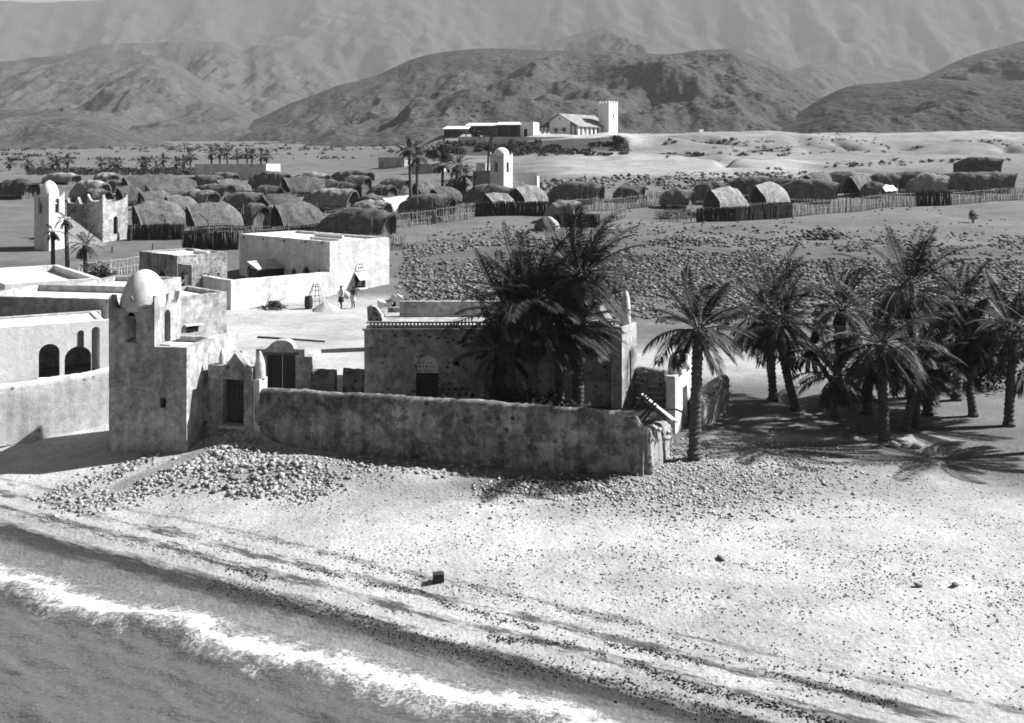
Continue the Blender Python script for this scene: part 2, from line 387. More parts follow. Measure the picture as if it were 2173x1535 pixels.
t = NT('beach_and_earth')
an = t.n.new('ShaderNodeAttribute'); an.attribute_name = 'soil_and_shade'
dot = t.n.new('ShaderNodeVectorMath'); dot.operation = 'DOT_PRODUCT'; t.l.new(t.pos, dot.inputs[0]); dot.inputs[1].default_value = (SN[0], SN[1], 0)
s_raw = t.math('SUBTRACT', dot.outputs['Value'], S0)
dot2 = t.n.new('ShaderNodeVectorMath'); dot2.operation = 'DOT_PRODUCT'; t.l.new(t.pos, dot2.inputs[0]); dot2.inputs[1].default_value = (SN[1], -SN[0], 0)
cv = t.n.new('ShaderNodeCombineXYZ'); t.l.new(t.math('MULTIPLY', dot2.outputs['Value'], 0.30), cv.inputs[0]); t.l.new(t.math('MULTIPLY', s_raw, 1.5), cv.inputs[1])
wave = t.noise(1.0, 5, 0.62, vec=cv.outputs[0]); wave2 = t.noise(4.5, 4, 0.65, vec=cv.outputs[0])
s1 = t.math('ADD', s_raw, t.math('ADD', t.math('MULTIPLY', t.math('SUBTRACT', wave, 0.5), 0.9), t.math('MULTIPLY', t.math('SUBTRACT', wave2, 0.5), 0.8)))
band = t.ramp(t.map(s1, -2, 8, 0, 1), [(0, 0.5), (0.19, 0.55), (0.25, 0.42), (0.285, 0.12), (0.325, 0.09), (0.34, 0.4), (0.36, 0.95), (0.392, 0.9),
                                       (0.400, 0.16), (0.422, 0.22), (0.436, 0.95), (0.47, 1.0), (0.480, 0.17), (0.500, 0.25), (0.515, 1.0), (0.555, 1.0), (0.562, 0.4), (0.575, 0.55), (0.59, 1.0), (1, 1.0)])
brk = t.map(t.noise(1.6, 4, 0.7, vec=cv.outputs[0]), 0.46, 0.62, 0.0, 1.0)
band = t.mix(t.math('MULTIPLY', t.map(s_raw, 1.45, 1.9, 0, 1), brk), band, 1.0)
n1 = t.noise(1.4, 6, 0.7); n2 = t.noise(9, 5, 0.75); n3 = t.noise(45, 3, 0.7)
v1 = t.voro(6.5); v2 = t.voro(17)
spk = t.math('MULTIPLY', t.map(v1, 0.10, 0.19, 0.35, 1.0), t.map(v2, 0.12, 0.24, 0.6, 1.0))
dens = t.map(t.noise(0.5, 4, 0.65), 0.36, 0.62, 0, 1)
spk = t.mix(dens, 1.0, spk)
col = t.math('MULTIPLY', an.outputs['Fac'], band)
col = t.math('MULTIPLY', col, t.map(n1, 0.3, 0.7, 0.78, 1.15)); col = t.math('MULTIPLY', col, t.map(n2, 0.3, 0.7, 0.76, 1.16))
col = t.math('MULTIPLY', col, spk)
# scrub-dotted far plain
vs = t.voro(0.16); far = t.map(t.math('SUBTRACT', 1.0, 0.0), 0, 1, 0, 1)
sep = t.n.new('ShaderNodeSeparateXYZ'); t.l.new(t.pos, sep.inputs[0])
fm = t.map(sep.outputs['Y'], 330, 420, 0, 1)
dots = t.math('MULTIPLY', fm, t.math('MULTIPLY', t.map(vs, 0.2, 0.36, 1, 0), t.map(t.noise(0.012, 3, 0.6), 0.42, 0.56, 0, 1)))
col = t.mix(dots, col, 0.06)
t.bump(t.math('ADD', t.math('ADD', n2, t.math('MULTIPLY', n3, 0.4)), t.math('MULTIPLY', v1, -0.5)), 0.55, 0.08)
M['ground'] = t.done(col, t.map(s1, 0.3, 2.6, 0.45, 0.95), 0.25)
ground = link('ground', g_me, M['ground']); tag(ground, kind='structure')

# ---- sea with a breaking wavelet
ss = np.concatenate([np.linspace(-60, -8, 60), np.linspace(-8, 2.2, 150)[1:]]); tt = np.linspace(-70, 60, 520)
SS, TT = np.meshgrid(ss, tt, indexing='ij')
wx = SN[0] * (SS + S0) + SN[1] * TT; wy = SN[1] * (SS + S0) - SN[0] * TT
ph = SS + 0.9 * (fbm(TT / 5.0, SS * 0 + 2, 3, 71) - 0.5) * 3
wz = SEA + 0.30 * np.exp(-((ph + 1.5) / 0.55) ** 2) * (0.4 + 0.9 * vn(TT / 3.1, SS * 0, 5)) + 0.10 * np.exp(-((ph + 0.7) / 0.5) ** 2)
calm = sstep(-0.4, -2.5, SS)
wz = wz + calm * (0.24 * (fbm(SS / 1.1, TT / 3.4, 3, 83) - 0.5) + 0.17 * (fbm(SS / 0.33, TT / 1.0, 3, 88) - 0.5)) + 0.10 * (fbm(SS / 0.5, TT / 0.8, 4, 93) - 0.5) * np.exp(-((ph + 1.2) / 0.9) ** 2) + 0.012
a_, b_ = SS.shape; idx = np.arange(a_ * b_).reshape(a_, b_)
SF = np.stack([idx[:-1, :-1], idx[1:, :-1], idx[1:, 1:], idx[:-1, 1:]], -1).reshape(-1, 4)
s_me = mesh_np('sea', np.stack([wx, wy, wz], -1).reshape(-1, 3), SF, smooth=True)
pa = s_me.attributes.new('surf', 'FLOAT', 'POINT'); pa.data.foreach_set('value', ph.astype(np.float32).ravel())
t = NT('sea_water')
an = t.n.new('ShaderNodeAttribute'); an.attribute_name = 'surf'
e1 = t.noise(1.5, 6, 0.72); e2 = t.noise(7, 5, 0.75)
p = t.math('ADD', an.outputs['Fac'], t.math('ADD', t.math('MULTIPLY', t.math('SUBTRACT', e1, 0.5), 2.6), t.math('MULTIPLY', t.math('SUBTRACT', e2, 0.5), 0.9)))
foam = t.ramp(t.map(p, -5, 1.5, 0, 1), [(0, 0), (0.47, 0.0), (0.53, 0.25), (0.56, 1.0), (0.67, 1.0), (0.71, 0.4), (0.78, 0.08), (0.9, 0.0), (1, 0)])
e3 = t.noise(3.4, 7, 0.78, dist=1.6); e4 = t.noise(13, 5, 0.75, dist=0.8)
tear = t.map(t.math('ADD', t.math('MULTIPLY', e3, 0.65), t.math('MULTIPLY', e4, 0.35)), 0.45, 0.55, 0.0, 1.0)
core = t.ramp(t.map(p, -5, 1.5, 0, 1), [(0, 0), (0.555, 0), (0.585, 1.0), (0.64, 1.0), (0.675, 0.0), (1, 0)])
wash = t.ramp(t.map(p, -5, 1.5, 0, 1), [(0, 0), (0.47, 0), (0.55, 0.7), (0.67, 0.65), (0.75, 0.2), (0.93, 0.08), (1, 0)])
foam = t.math('MAXIMUM', t.math('MULTIPLY', core, t.map(e4, 0.3, 0.5, 0.55, 1.0)), t.math('MULTIPLY', wash, tear))
rip = t.math('ADD', t.noise(2.2, 5, 0.65, vec=t.vmul(t.pos, (0.6, 1.6, 1))), t.math('MULTIPLY', t.noise(7.0, 4, 0.65, vec=t.vmul(t.pos, (0.6, 1.7, 1))), 0.5))
t.bump(t.math('ADD', rip, t.math('MULTIPLY', foam, 0.2)), 0.8, 0.18)
M['sea'] = t.done(t.mix(foam, 0.11, 0.72), t.mix(foam, 0.10, 0.8), 0.5)
sea = link('sea', s_me, M['sea']); tag(sea, kind='structure')

# ------------------------------------------------------------------ hills
def hill_mat(name, base, sc=0.14, spot=0.05, amt=1.0):
    t = NT(name)
    a = t.noise(0.02, 5, 0.65); b = t.noise(0.11, 4, 0.7)
    col = t.math('MULTIPLY', t.math('MULTIPLY', t.map(a, 0.35, 0.65, 0.75, 1.2), t.map(b, 0.3, 0.7, 0.75, 1.2)), base)
    v = t.voro(sc); v2 = t.voro(sc * 2.3)
    m = t.math('MAXIMUM', t.map(v, 0.20, 0.36, 1, 0), t.map(v2, 0.25, 0.42, 0.9, 0))
    m = t.math('MULTIPLY', t.math('MULTIPLY', m, t.map(t.noise(0.035, 4, 0.6), 0.36, 0.56, 0.15, 1)), amt)
    t.bump(t.math('ADD', b, t.math('MULTIPLY', v, -0.3)), 0.6, 4.0)
    return t.done(t.mix(m, col, spot), 0.95, 0.05)

def hill(name, prof, Dc, D0, Db, mat, seed, gully=0.28, wl=160.0, nu=420, nd=200, pw=1.15, rough=0.07):
    px = np.array([p[0] for p in prof], float); py = np.array([p[1] for p in prof], float)
    u = np.linspace(px[0], px[-1], nu); yy = np.interp(u, px, py)
    kk = np.hanning(11); kk /= kk.sum(); yy = np.convolve(np.pad(yy, 5, mode='edge'), kk, 'valid')
    D = np.concatenate([np.linspace(D0, Dc, int(nd * 0.72)), np.linspace(Dc, Db, int(nd * 0.28))[1:]])
    DD, UU = np.meshgrid(D, u, indexing='ij'); XX = (UU - CXP) / FPX * DD
    zc = CAMZ + (HYP - yy) / FPX * Dc; zb = terr((UU - CXP) / FPX * D0, np.full_like(UU, D0)) - 3.0
    spur = (fbm(XX / wl, DD / (wl * 2.2), 3, seed) - 0.5)
    t_ = (DD - D0) / (Dc - D0) + 0.55 * spur * np.clip(1 - np.abs((DD - D0) / (Dc - D0) - 0.45) * 1.9, 0, 1) * 1.3
    f = np.where(DD <= Dc, np.clip(t_, 0, 1.02) ** pw, 1 - 1.1 * (np.maximum(DD - Dc, 0) / (Db - Dc)) ** 1.4)
    hgt = (zc[None, :] - zb)
    rg = (1 - np.abs(fbm(XX / (wl * 0.55) + 3, DD / (wl * 1.3), 5, seed + 5) - 0.5) * 2) ** 1.6 * 0.75 + 0.13 * (1 - np.abs(fbm(XX / (wl * 0.2) + 7, DD / (wl * 0.6), 4, seed + 6) - 0.5) * 2) ** 2
    rel = np.clip((DD - D0) / (Dc - D0), 0, 1); win = np.sin(np.pi * np.clip(rel, 0, 1)) ** 0.8 * (DD <= Dc)
    z = zb + hgt * f + hgt * gully * (rg - 0.72) * win + hgt * rough * (fbm(XX / 30, DD / 30, 4, seed + 9) - 0.5) * (0.15 + win)
    # sides sink into the plain
    nr_, nc_ = z.shape; idx = np.arange(nr_ * nc_).reshape(nr_, nc_)
    Fc = np.stack([idx[:-1, :-1], idx[:-1, 1:], idx[1:, 1:], idx[1:, :-1]], -1).reshape(-1, 4)
    o = link(name, mesh_np(name, np.stack([XX, DD, z], -1).reshape(-1, 3), Fc, smooth=True), mat); tag(o, kind='structure'); return o

M['hill'] = hill_mat('scrub_hill', 0.06, 0.17, spot=0.008)
M['hill_l'] = hill_mat('stony_hill', 0.068, 0.13, spot=0.03, amt=0.9)
M['hill_d'] = hill_mat('dark_scrub_hill', 0.048, 0.2, spot=0.01)
M['mtn'] = hill_mat('far_mountain', 0.045, 0.05, 0.04)
hill('hill_centre', [(380, 300), (450, 288), (520, 262), (560, 247), (620, 218), (680, 196), (720, 180), (760, 172), (800, 160), (830, 146), (870, 128), (905, 117), (960, 108), (1010, 104), (1080, 103), (1160, 108), (1230, 106),
                      (1330, 112), (1420, 116), (1480, 106), (1560, 104), (1600, 118), (1640, 137), (1700, 163), (1740, 190), (1780, 216), (1830, 250), (1890, 285), (1960, 320)], 1150, 520, 1700, M['hill'], 101, gully=0.34, wl=150)
hill('knoll_left', [(-500, 262), (-200, 240), (0, 232), (80, 234), (130, 236), (180, 243), (230, 258), (280, 278), (340, 298), (420, 320)], 620, 430, 800, M['hill_l'], 131, gully=0.2, wl=60, nu=200, nd=70)
hill('hill_right', [(1590, 300), (1640, 268), (1700, 236), (1750, 205), (1790, 186), (1830, 178), (1880, 176), (1930, 170), (1990, 166), (2050, 172), (2100, 174), (2300, 165), (2600, 180), (2900, 230)], 760, 430, 1100, M['hill_d'], 141, gully=0.25, wl=100)
hill('hill_right_behind', [(1650, 262), (1750, 215), (1800, 200), (1870, 185), (1950, 168), (1985, 152), (2040, 125), (2092, 108), (2200, 80), (2400, 70), (2900, 120)], 1250, 820, 1700, M['hill'], 151, gully=0.25, wl=140)
hill('hill_left', [(-900, 180), (-500, 130), (-100, 140), (40, 128), (80, 121), (150, 117), (230, 114), (330, 117), (370, 132), (420, 165), (480, 205), (540, 240), (600, 265), (700, 300)], 1500, 750, 2200, M['hill_l'], 111, gully=0.4, wl=200)
hill('hill_left_behind', [(-300, 150), (100, 130), (200, 97), (240, 91), (330, 92), (360, 86), (430, 85), (480, 92), (520, 108), (545, 95), (590, 98), (640, 112), (700, 140), (760, 168), (830, 200), (900, 240)], 2300, 1500, 3200, M['hill_l'], 121, gully=0.42, wl=330)
hill('hill_right_far', [(1450, 240), (1560, 180), (1640, 150), (1680, 150), (1720, 134), (1780, 132), (1860, 140), (1920, 150), (2000, 155), (2100, 150), (2400, 120)], 2600, 1700, 3400, M['hill'], 161, gully=0.4, wl=380)
hill('peak_far', [(950, 150), (1050, 112), (1120, 96), (1180, 86), (1230, 70), (1285, 57), (1330, 66), (1380, 82), (1440, 100), (1500, 120), (1600, 150)], 2900, 1900, 3800, M['mtn'], 171, gully=0.35, wl=420)
hill('mountain_range', [(-1400, 20), (-600, 0), (-100, -4), (80, 6), (200, 0), (330, -10), (430, -22), (520, -18), (600, -10), (700, -22), (800, -14), (900, -26), (1000, -20), (1100, -30), (1200, -24), (1350, -36), (1450, -28), (1550, -38), (1700, -32),
                        (1850, -40), (2000, -28), (2100, -34), (2300, -30), (2700, 30), (3400, 60)], 4200, 3300, 5200, M['mtn'], 181, gully=0.38, wl=620, nu=520, nd=160)
# ------------------------------------------------------------------ buildings
def U_front(th): return np.array([-math.cos(th), math.sin(th)])    # from the near corner along the front face, leftwards and back
def U_right(th): return np.array([math.sin(th), math.cos(th)])     # from the near corner along the right face, rightwards and back
def rad(d): return math.radians(d)

def corner(px, D, z=None):
    x = (px - CXP) / FPX * D
    return np.array([x, D, tz(x, D) if z is None else z])

def uv(O, U, px, py=HYP):
    dx = (px - CXP) / FPX
    u = (O[0] - dx * O[1]) / (dx * U[1] - U[0]); t = O[1] + u * U[1]
    return u, CAMZ + (HYP - py) / FPX * t - O[2]

def arch(u0, u1, v0, v1, pointed=False, n=9):
    """opening outline, flat foot at v0, crown at v1"""
    if u0 > u1: u0, u1 = u1, u0
    r = (u1 - u0) / 2; c = (u0 + u1) / 2; vs = max(v0 + 0.02, v1 - r * (1.25 if pointed else 1.0)); hh = v1 - vs
    P = [(u0, v0), (u1, v0)]
    for k in range(n + 1):
        a = math.pi * k / n; x = math.cos(a); y = math.sin(a)
        if pointed: y = (1 - abs(x)) ** 0.62
        P.append((c + r * x, vs + hh * y))
    return P

def rect(u0, u1, v0, v1):
    if u0 > u1: u0, u1 = u1, u0
    return [(u0, v0), (u1, v0), (u1, v1), (u0, v1)]

def panel(name, O, U, N, outline, holes, th, mat, parent=None, jit=0.0, w0=0.0):
    """wall slab with an outline and holes (u along, v up), front face at w0, th thick along N"""
    O = np.array(O, float); U3 = np.array([U[0], U[1], 0]); N3 = np.array([N[0], N[1], 0]); Z = np.array([0, 0, 1.0])
    if jit > 0:
        P = []; n = len(outline); base = min(p[1] for p in outline)
        for i in range(n):
            a = outline[i]; b = outline[(i + 1) % n]; L = math.hypot(b[0] - a[0], b[1] - a[1]); k = max(1, min(40, int(L / 0.45)))
            for j in range(k):
                q = [a[0] + (b[0] - a[0]) * j / k, a[1] + (b[1] - a[1]) * j / k]
                if q[1] > base + 0.05 and (j > 0 or True): q[1] += random.uniform(-jit, jit); q[0] += random.uniform(-jit, jit) * 0.5
                P.append(tuple(q))
        outline = P
    loops = [outline] + list(holes or [])
    tri = tessellate_polygon([[Vector((p[0], p[1], 0)) for p in lp] for lp in loops])
    flat = [p for lp in loops for p in lp]; n = len(flat)
    V = [O + U3 * p[0] + Z * p[1] + N3 * w0 for p in flat] + [O + U3 * p[0] + Z * p[1] + N3 * (w0 + th) for p in flat]
    Fc = [tuple(f) for f in tri] + [tuple(i + n for i in reversed(f)) for f in tri]
    k = 0
    for lp in loops:
        m = len(lp)
        for i in range(m):
            a = k + i; b = k + (i + 1) % m; Fc.append((a, b, b + n, a + n))
        k += m
    o = mk(name, V, Fc, mat, parent, fix=True)
    if O[1] < 62 and th > 0.15:
        b = o.modifiers.new('worn_edges', 'BEVEL'); b.width = 0.045; b.segments = 2; b.limit_method = 'ANGLE'; b.angle_limit = 0.8
    return o

def house(root, O, th, w, d, h, mats, fh=(), rh=(), ftop=None, rtop=None, par=0.35, t=0.32, roof='lime', jit=0.012, z_in=-0.6, wall_name='wall'):
    """four walls (front, right, back, left) round a flat roof sunk behind its parapet"""
    Uf, Ur = U_front(th), U_right(th); O = np.array(O, float); a = z_in
    f_out = [(0, a), (w, a)] + (ftop if ftop else [(w, h), (0, h)])
    panel(wall_name, O, Uf, Ur, f_out, fh, t, mats[0], root, jit)
    Or = O + np.append(Ur * (t + 0.004), 0)
    rsh = lambda lp: [(p[0] - t - 0.004, p[1]) for p in lp]
    r_out = [(0, a), (d - t, a)] + ([(p[0] - t - 0.004 if p[0] > 0.01 else 0, p[1]) for p in rtop] if rtop else [(d - t, h), (0, h)])
    panel(wall_name, Or, Ur, Uf, r_out, [rsh(x) for x in rh], t, mats[1], root, jit)
    Ob = O + np.append(Ur * d, 0)
    panel(wall_name, Ob, Uf, -Ur, [(t + 0.004, a), (w - t - 0.004, a), (w - t - 0.004, h), (t + 0.004, h)], [], t, mats[1], root, jit)
    Ol = O + np.append(Uf * (w - t) + Ur * (t + 0.004), 0)
    panel(wall_name, Ol, Ur, Uf, [(0, a), (d - t - 0.004, a), (d - t - 0.004, h), (0, h)], [], t, mats[0], root, jit)
    m = MB(); m.box(O, Uf, Ur, w - 2 * t, d - 2 * t, 0.16, t, t, h - par - 0.16); m.build('roof', M[roof], root)

def plank_door(root, O, U, N, u0, u1, v0, v1, w0=0.12, mat='wood', leaves=1):
    if u0 > u1: u0, u1 = u1, u0
    d = None; L = (u1 - u0) / leaves
    for k in range(leaves):
        m = MB(); m.box(O, U, N, L - 0.02, 0.05, v1 - v0, u0 + k * L + 0.01, w0, v0); d = m.build('door', M[mat], root)
        n = max(3, int(L / 0.19)); m = MB()
        for i in range(n): m.box(O, U, N, L / n - 0.03, 0.03, v1 - v0 - 0.06, u0 + k * L + 0.015 + i * L / n, w0 - 0.032, v0 + 0.03)
        m.build('door_boards', M[mat], d)
        for vv in (0.22, 0.72):
            m = MB(); m.box(O, U, N, L - 0.08, 0.03, 0.09, u0 + k * L + 0.04, w0 - 0.064, v0 + (v1 - v0) * vv); m.build('batten', M[mat], d)
    return d

def horn_top(w, h, rise, dip, n=16, mid=None):
    """scalloped tower top: horns at the corners, optional middle horn, from u=w back to u=0"""
    P = []; seg = 2 if mid else 1
    for k in range(n * seg + 1):
        x = 1 - k / (n * seg); y = abs(2 * ((x * seg) % 1.0) - 1) if 0 < k < n * seg else 1.0
        P.append((w * x, h - dip + (rise + dip) * y ** 3.0))
    return P

# ---- the tall domed minaret on the shore
O = corner(396, 39.6, 0.0); th = rad(12); Uf, Ur = U_front(th), U_right(th)
w = uv(O, Uf, 231)[0]
r = thing('minaret', O, 'tall domed minaret of plastered masonry with scalloped horned top, nearest the shore', 'minaret')
vs = uv(O, Uf, 300, 1)[1]
u328 = uv(O, Uf, 328)[0]; h_low = uv(O, Uf, 360, 737)[1]; h_top = uv(O, Uf, 280, 650)[1]
slot = rect(uv(O, Uf, 352)[0], uv(O, Uf, 339)[0], uv(O, Uf, 345, 866)[1], uv(O, Uf, 345, 845)[1])
d_low = 2.8
house(r, O, th, w, d_low, h_low, (M['render'], M['render']), fh=[slot], par=0.25, wall_name='lower_wall', jit=0.02)
panel('lower_wall', O + np.append(Ur * (d_low + 0.004), 0), Ur, Uf, [(0, -0.5), (uv(O, Ur, 505)[0] - d_low, -0.5), (uv(O, Ur, 505)[0] - d_low, h_low - 0.05), (0, h_low)], [], 0.3, M['render'], r, 0.02)
# tower shaft, rising flush-ish (3 mm proud) at the left end of the block
wt = w - u328; Ot = O + np.append(Uf * u328 - Ur * 0.004, h_low)
ht = h_top - h_low
dw = 0
win = arch(uv(Ot, Uf, 289)[0], uv(Ot, Uf, 265)[0], uv(Ot, Uf, 277, 727)[1], uv(Ot, Uf, 277, 663)[1])
dt = uv(Ot, Ur, 381)[0]
winr = arch(uv(Ot, Ur, 349)[0], uv(Ot, Ur, 362)[0], uv(Ot, Ur, 355, 726)[1], uv(Ot, Ur, 355, 657)[1])
panel('tower_wall', Ot, Uf, Ur, [(0, 0), (wt + 0.004, 0)] + horn_top(wt, ht, 0.42, 0.12, 12, mid=True), [win], 0.22, M['render'], r, 0.015)
panel('tower_wall', Ot + np.append(Ur * 0.225, 0), Ur, Uf, [(0, 0), (dt - 0.22, 0)] + horn_top(dt - 0.22, ht, 0.42, 0.12, 12, mid=True), [[(a - 0.225, b) for a, b in winr]], 0.22, M['render'], r, 0.015)
panel('tower_wall', Ot + np.append(Ur * dt, 0), Uf, -Ur, [(0.224, 0), (wt, 0)] + horn_top(wt, ht, 0.42, 0.12, 12, mid=True)[:-1] + [(0.224, ht)], [], 0.22, M['render'], r, 0.015)
panel('tower_wall', Ot + np.append(Uf * (wt - 0.22) + Ur * 0.225, 0), Ur, Uf, [(0, 0), (dt - 0.45, 0)] + horn_top(dt - 0.45, ht, 0.42, 0.12, 12, mid=True), [], 0.22, M['render'], r, 0.015)
c = Ot + np.append(Uf * wt * 0.50 + Ur * dt * 0.5, 0)
m = MB(); m.box(Ot, Uf, Ur, wt - 0.46, dt - 0.46, 0.1, 0.23, 0.23, ht - 0.55); m.build('tower_roof', M['render'], r)
hd = CAMZ + (HYP - 572) / FPX * c[1] - (Ot[2] + ht - 0.46); rb = 0.98; c = c + np.array([0, 0, 0.16]); hd -= 0.16
zb_ = ht - 0.22; hd = CAMZ + (HYP - 572) / FPX * c[1] - (Ot[2] + zb_); c = Ot + np.append(Uf * wt * 0.5 + Ur * dt * 0.5, zb_)
m = MB(); m.lathe(c, [(rb * math.sqrt(max(0, 1 - f * f)) * (1 - 0.06 * f) + 0.012, hd * f) for f in (0, 0.15, 0.3, 0.45, 0.58, 0.7, 0.8, 0.88, 0.94, 0.975, 0.995)], 32)
m.build('dome', M['lime_old'], r, smooth=True)

# ---- sea wall with its arched gate
LW = lambda x: 37.22 - 0.305 * x                                   # the wall's line on the ground
WU = np.array([math.cos(rad(17)), -math.sin(rad(17))]); WN = np.array([math.sin(rad(17)), math.cos(rad(17))])   # along (to the right, nearer), inward
def wall_pt(px):
    dx = (px - CXP) / FPX; D = 37.22 / (1 + 0.305 * dx); return np.array([dx * D, D, 0.0])
def soft_wall(name, pts, hts, thick, mat, parent=None, label=None, cat='wall', base=-0.5, seed=1, nseg=60, close_end=True, bow=0.04):
    """rounded, uneven plastered wall swept along a ground line"""
    pts = [np.array(p[:2], float) for p in pts]; L = np.concatenate([[0], np.cumsum([np.linalg.norm(pts[i + 1] - pts[i]) for i in range(len(pts) - 1)])])
    tt = np.linspace(0, L[-1], nseg); X = np.interp(tt, L, [p[0] for p in pts]); Y = np.interp(tt, L, [p[1] for p in pts]); Hh = np.interp(tt, L, hts)
    for _ in range(2):
        X[1:-1] = (X[:-2] + X[1:-1] * 2 + X[2:]) / 4; Y[1:-1] = (Y[:-2] + Y[1:-1] * 2 + Y[2:]) / 4
    sec = [(-1.12, 0), (-1.05, 0.3), (-1.0, 0.7), (-0.94, 0.90), (-0.72, 0.97), (-0.3, 1.0), (0.3, 1.0), (0.72, 0.97), (0.94, 0.90), (1.0, 0.7), (1.05, 0.3), (1.12, 0)]
    V = []; k = len(sec)
    for i in range(nseg):
        a = max(0, i - 1); b = min(nseg - 1, i + 1); tx, ty = X[b] - X[a], Y[b] - Y[a]; l = math.hypot(tx, ty); nx, ny = -ty / l, tx / l
        g = float(terr(np.array([X[i]]), np.array([Y[i]]))[0]) if base is None else 0.0
        zb = (g - 0.4) if base is None else base
        e = 1.0
        for (o_, hh) in sec:
            z = zb + (Hh[i] - zb + (0.0 if base is not None else g)) * hh if base is None else zb + (Hh[i] - zb) * hh
            j = bow * (float(vn(tt[i] * 0.8 + seed * 9, hh * 3.0, seed)) - 0.5) * 2 + 0.02 * random.uniform(-1, 1)
            zz = z + (0.07 * (float(vn(tt[i] * 1.3, 0.0, seed + 3)) - 0.5) + 0.02 * random.uniform(-1, 1)) * (hh > 0.6)
            V.append((X[i] + nx * (o_ * thick / 2 + j), Y[i] + ny * (o_ * thick / 2 + j), zz))
    Fc = [(i * k + q, i * k + q + 1, (i + 1) * k + q + 1, (i + 1) * k + q) for i in range(nseg - 1) for q in range(k - 1)]
    Fc.append(tuple(range(k))); Fc.append(tuple((nseg - 1) * k + q for q in range(k - 1, -1, -1)))
    o = mk(name, V, Fc, mat, parent, smooth=True, fix=True)
    if label: tag(o, label, cat)
    return o
pxs = [548, 650, 775, 900, 1030, 1150, 1260, 1325, 1352, 1366]
ytop = [823, 827, 836, 843, 851, 858, 868, 875, 884, 905]
P = [wall_pt(x) for x in pxs]; Hs = [CAMZ + (HYP - y) / FPX * p[1] for y, p in zip(ytop, P)]
soft_wall('sea_wall', P, Hs, 0.5, M['wallmud'], label='long patchy mud-plastered wall along the beach in front of the palm courtyard', seed=4, nseg=130, bow=0.07)
P = [wall_pt(x) for x in (405, 430, 452)]; Hs = [CAMZ + (HYP - y) / FPX * p[1] for y, p in zip((806, 812, 810), P)]
soft_wall('wall_stub', P, Hs, 0.5, M['coral'], label='short dark rubble wall joining the shore minaret to the small gate', seed=8, nseg=14)

def pinnacle(m, c, rr, hh):
    m.lathe(c, [(rr * 0.9, 0), (rr, hh * 0.08), (rr * 0.95, hh * 0.5), (rr * 0.7, hh * 0.72), (rr * 0.35, hh * 0.88), (0.02, hh)], 10)
A = wall_pt(450); B = wall_pt(550); gl = np.linalg.norm(B[:2] - A[:2])
r = thing('small_gate', A, 'small plastered gate with pointed pediment, two pinnacles and a dark plank door', 'gate')
Og = A - np.append(WN * 0.30, 0)
q = lambda px, py: uv(Og, WU, px, py)
hg = q(500, 779)[1]; g0 = q(535, 779)[0]
out = [(0, -0.5), (g0, -0.5), (g0, hg), (q(523, 779)[0], hg), (q(498, 750)[0], q(498, 750)[1]), (q(478, 779)[0], hg), (0, hg)]
dr = rect(q(473, 900)[0], q(517, 900)[0], q(495, 902)[1], q(495, 806)[1])
panel('gate_wall', Og, WU, WN, out, [dr], 0.75, M['render_pit'], r, 0.02)
plank_door(r, Og, WU, WN, dr[0][0], dr[1][0], dr[0][1], dr[2][1], 0.3, 'wood_dark')
m = MB(); m.box(Og, WU, WN, dr[1][0] - dr[0][0] + 0.3, 0.5, 0.14, dr[0][0] - 0.15, -0.2, dr[0][1] - 0.13); m.build('door_step', M['render'], r)
for px, yb, yt in ((461, 778, 742),):
    m = MB(); u, v = q(px, yb); pinnacle(m, Og + np.append(WU * u + WN * 0.35, v - 0.1), 0.15, (yb - yt) / FPX * 41 + 0.1); m.build('pinnacle', M['lime_old'], r, smooth=True)
u, v = q(541, 779); m = MB(); m.box(Og, WU, WN, 0.30, 0.6, 3.0, g0 - 0.0 + 0.004, 0.06, -0.4); m.build('gate_pier', M['lime_old'], r)
m = MB(); pinnacle(m, Og + np.append(WU * (g0 + 0.15) + WN * 0.35, 2.55), 0.23, 1.15); m.build('pinnacle', M['lime_old'], r, smooth=True)

# ---- double gate at the back of the courtyard
O = corner(772, 47.9, 0.0); U = -U_front(rad(-2)); U = np.array([-math.cos(rad(-1)), -math.sin(rad(-1))]); N = np.array([0.02, 1.0])
q = lambda px, py: uv(O, U, px, py)
r = thing('courtyard_gate', O, 'stepped plaster gateway with rounded pediment and a dark double-leaf plank door', 'gate')
out = [(q(664, 900)[0], -0.4), (q(543, 900)[0], -0.4), q(543, 741), q(571, 741)]
for k in range(9):
    a = math.pi * k / 8; out.append(q(597 - 26 * math.cos(a), 739 - 17 * math.sin(a)))
out += [q(624, 741), q(646, 741), q(646, 757), q(662, 758), q(664, 781)]
dr = rect(q(566, 900)[0], q(627, 900)[0], 0.02, q(597, 754)[1])
panel('gate_wall', O, U, N, out, [dr], 0.7, M['render'], r, 0.015)
plank_door(r, O, U, N, dr[0][0], dr[1][0], dr[0][1], dr[2][1], 0.28, 'wood_dark', leaves=2)
m = MB(); m.box(O, U, N, abs(dr[1][0] - dr[0][0]) + 0.3, 0.2, 0.12, dr[0][0] - 0.15, -0.03, dr[2][1] + 0.004); m.build('lintel', M['wood'], r)
pts = []; hs = []
for px, y in ((772, 786), (752, 786), (727, 783)):
    u, v = q(px, y); p = O + np.append(U * u + N * 0.3, 0); pts.append(p); hs.append(v)
soft_wall('garden_wall', pts, hs, 0.5, M['render_pit'], label='low dark stub of wall against the left corner of the arched-door house', seed=21, nseg=20)
pts = []; hs = []
for px, y in ((714, 785), (690, 784), (663, 783)):
    u, v = q(px, y); p = O + np.append(U * u + N * 0.1 , 0) - np.array([0, 0.25, 0]); pts.append(p); hs.append(v)
soft_wall('garden_wall', pts, hs, 0.6, M['wallmud'], label='rounded plaster wall running right from the double-door gateway', seed=23, nseg=24)

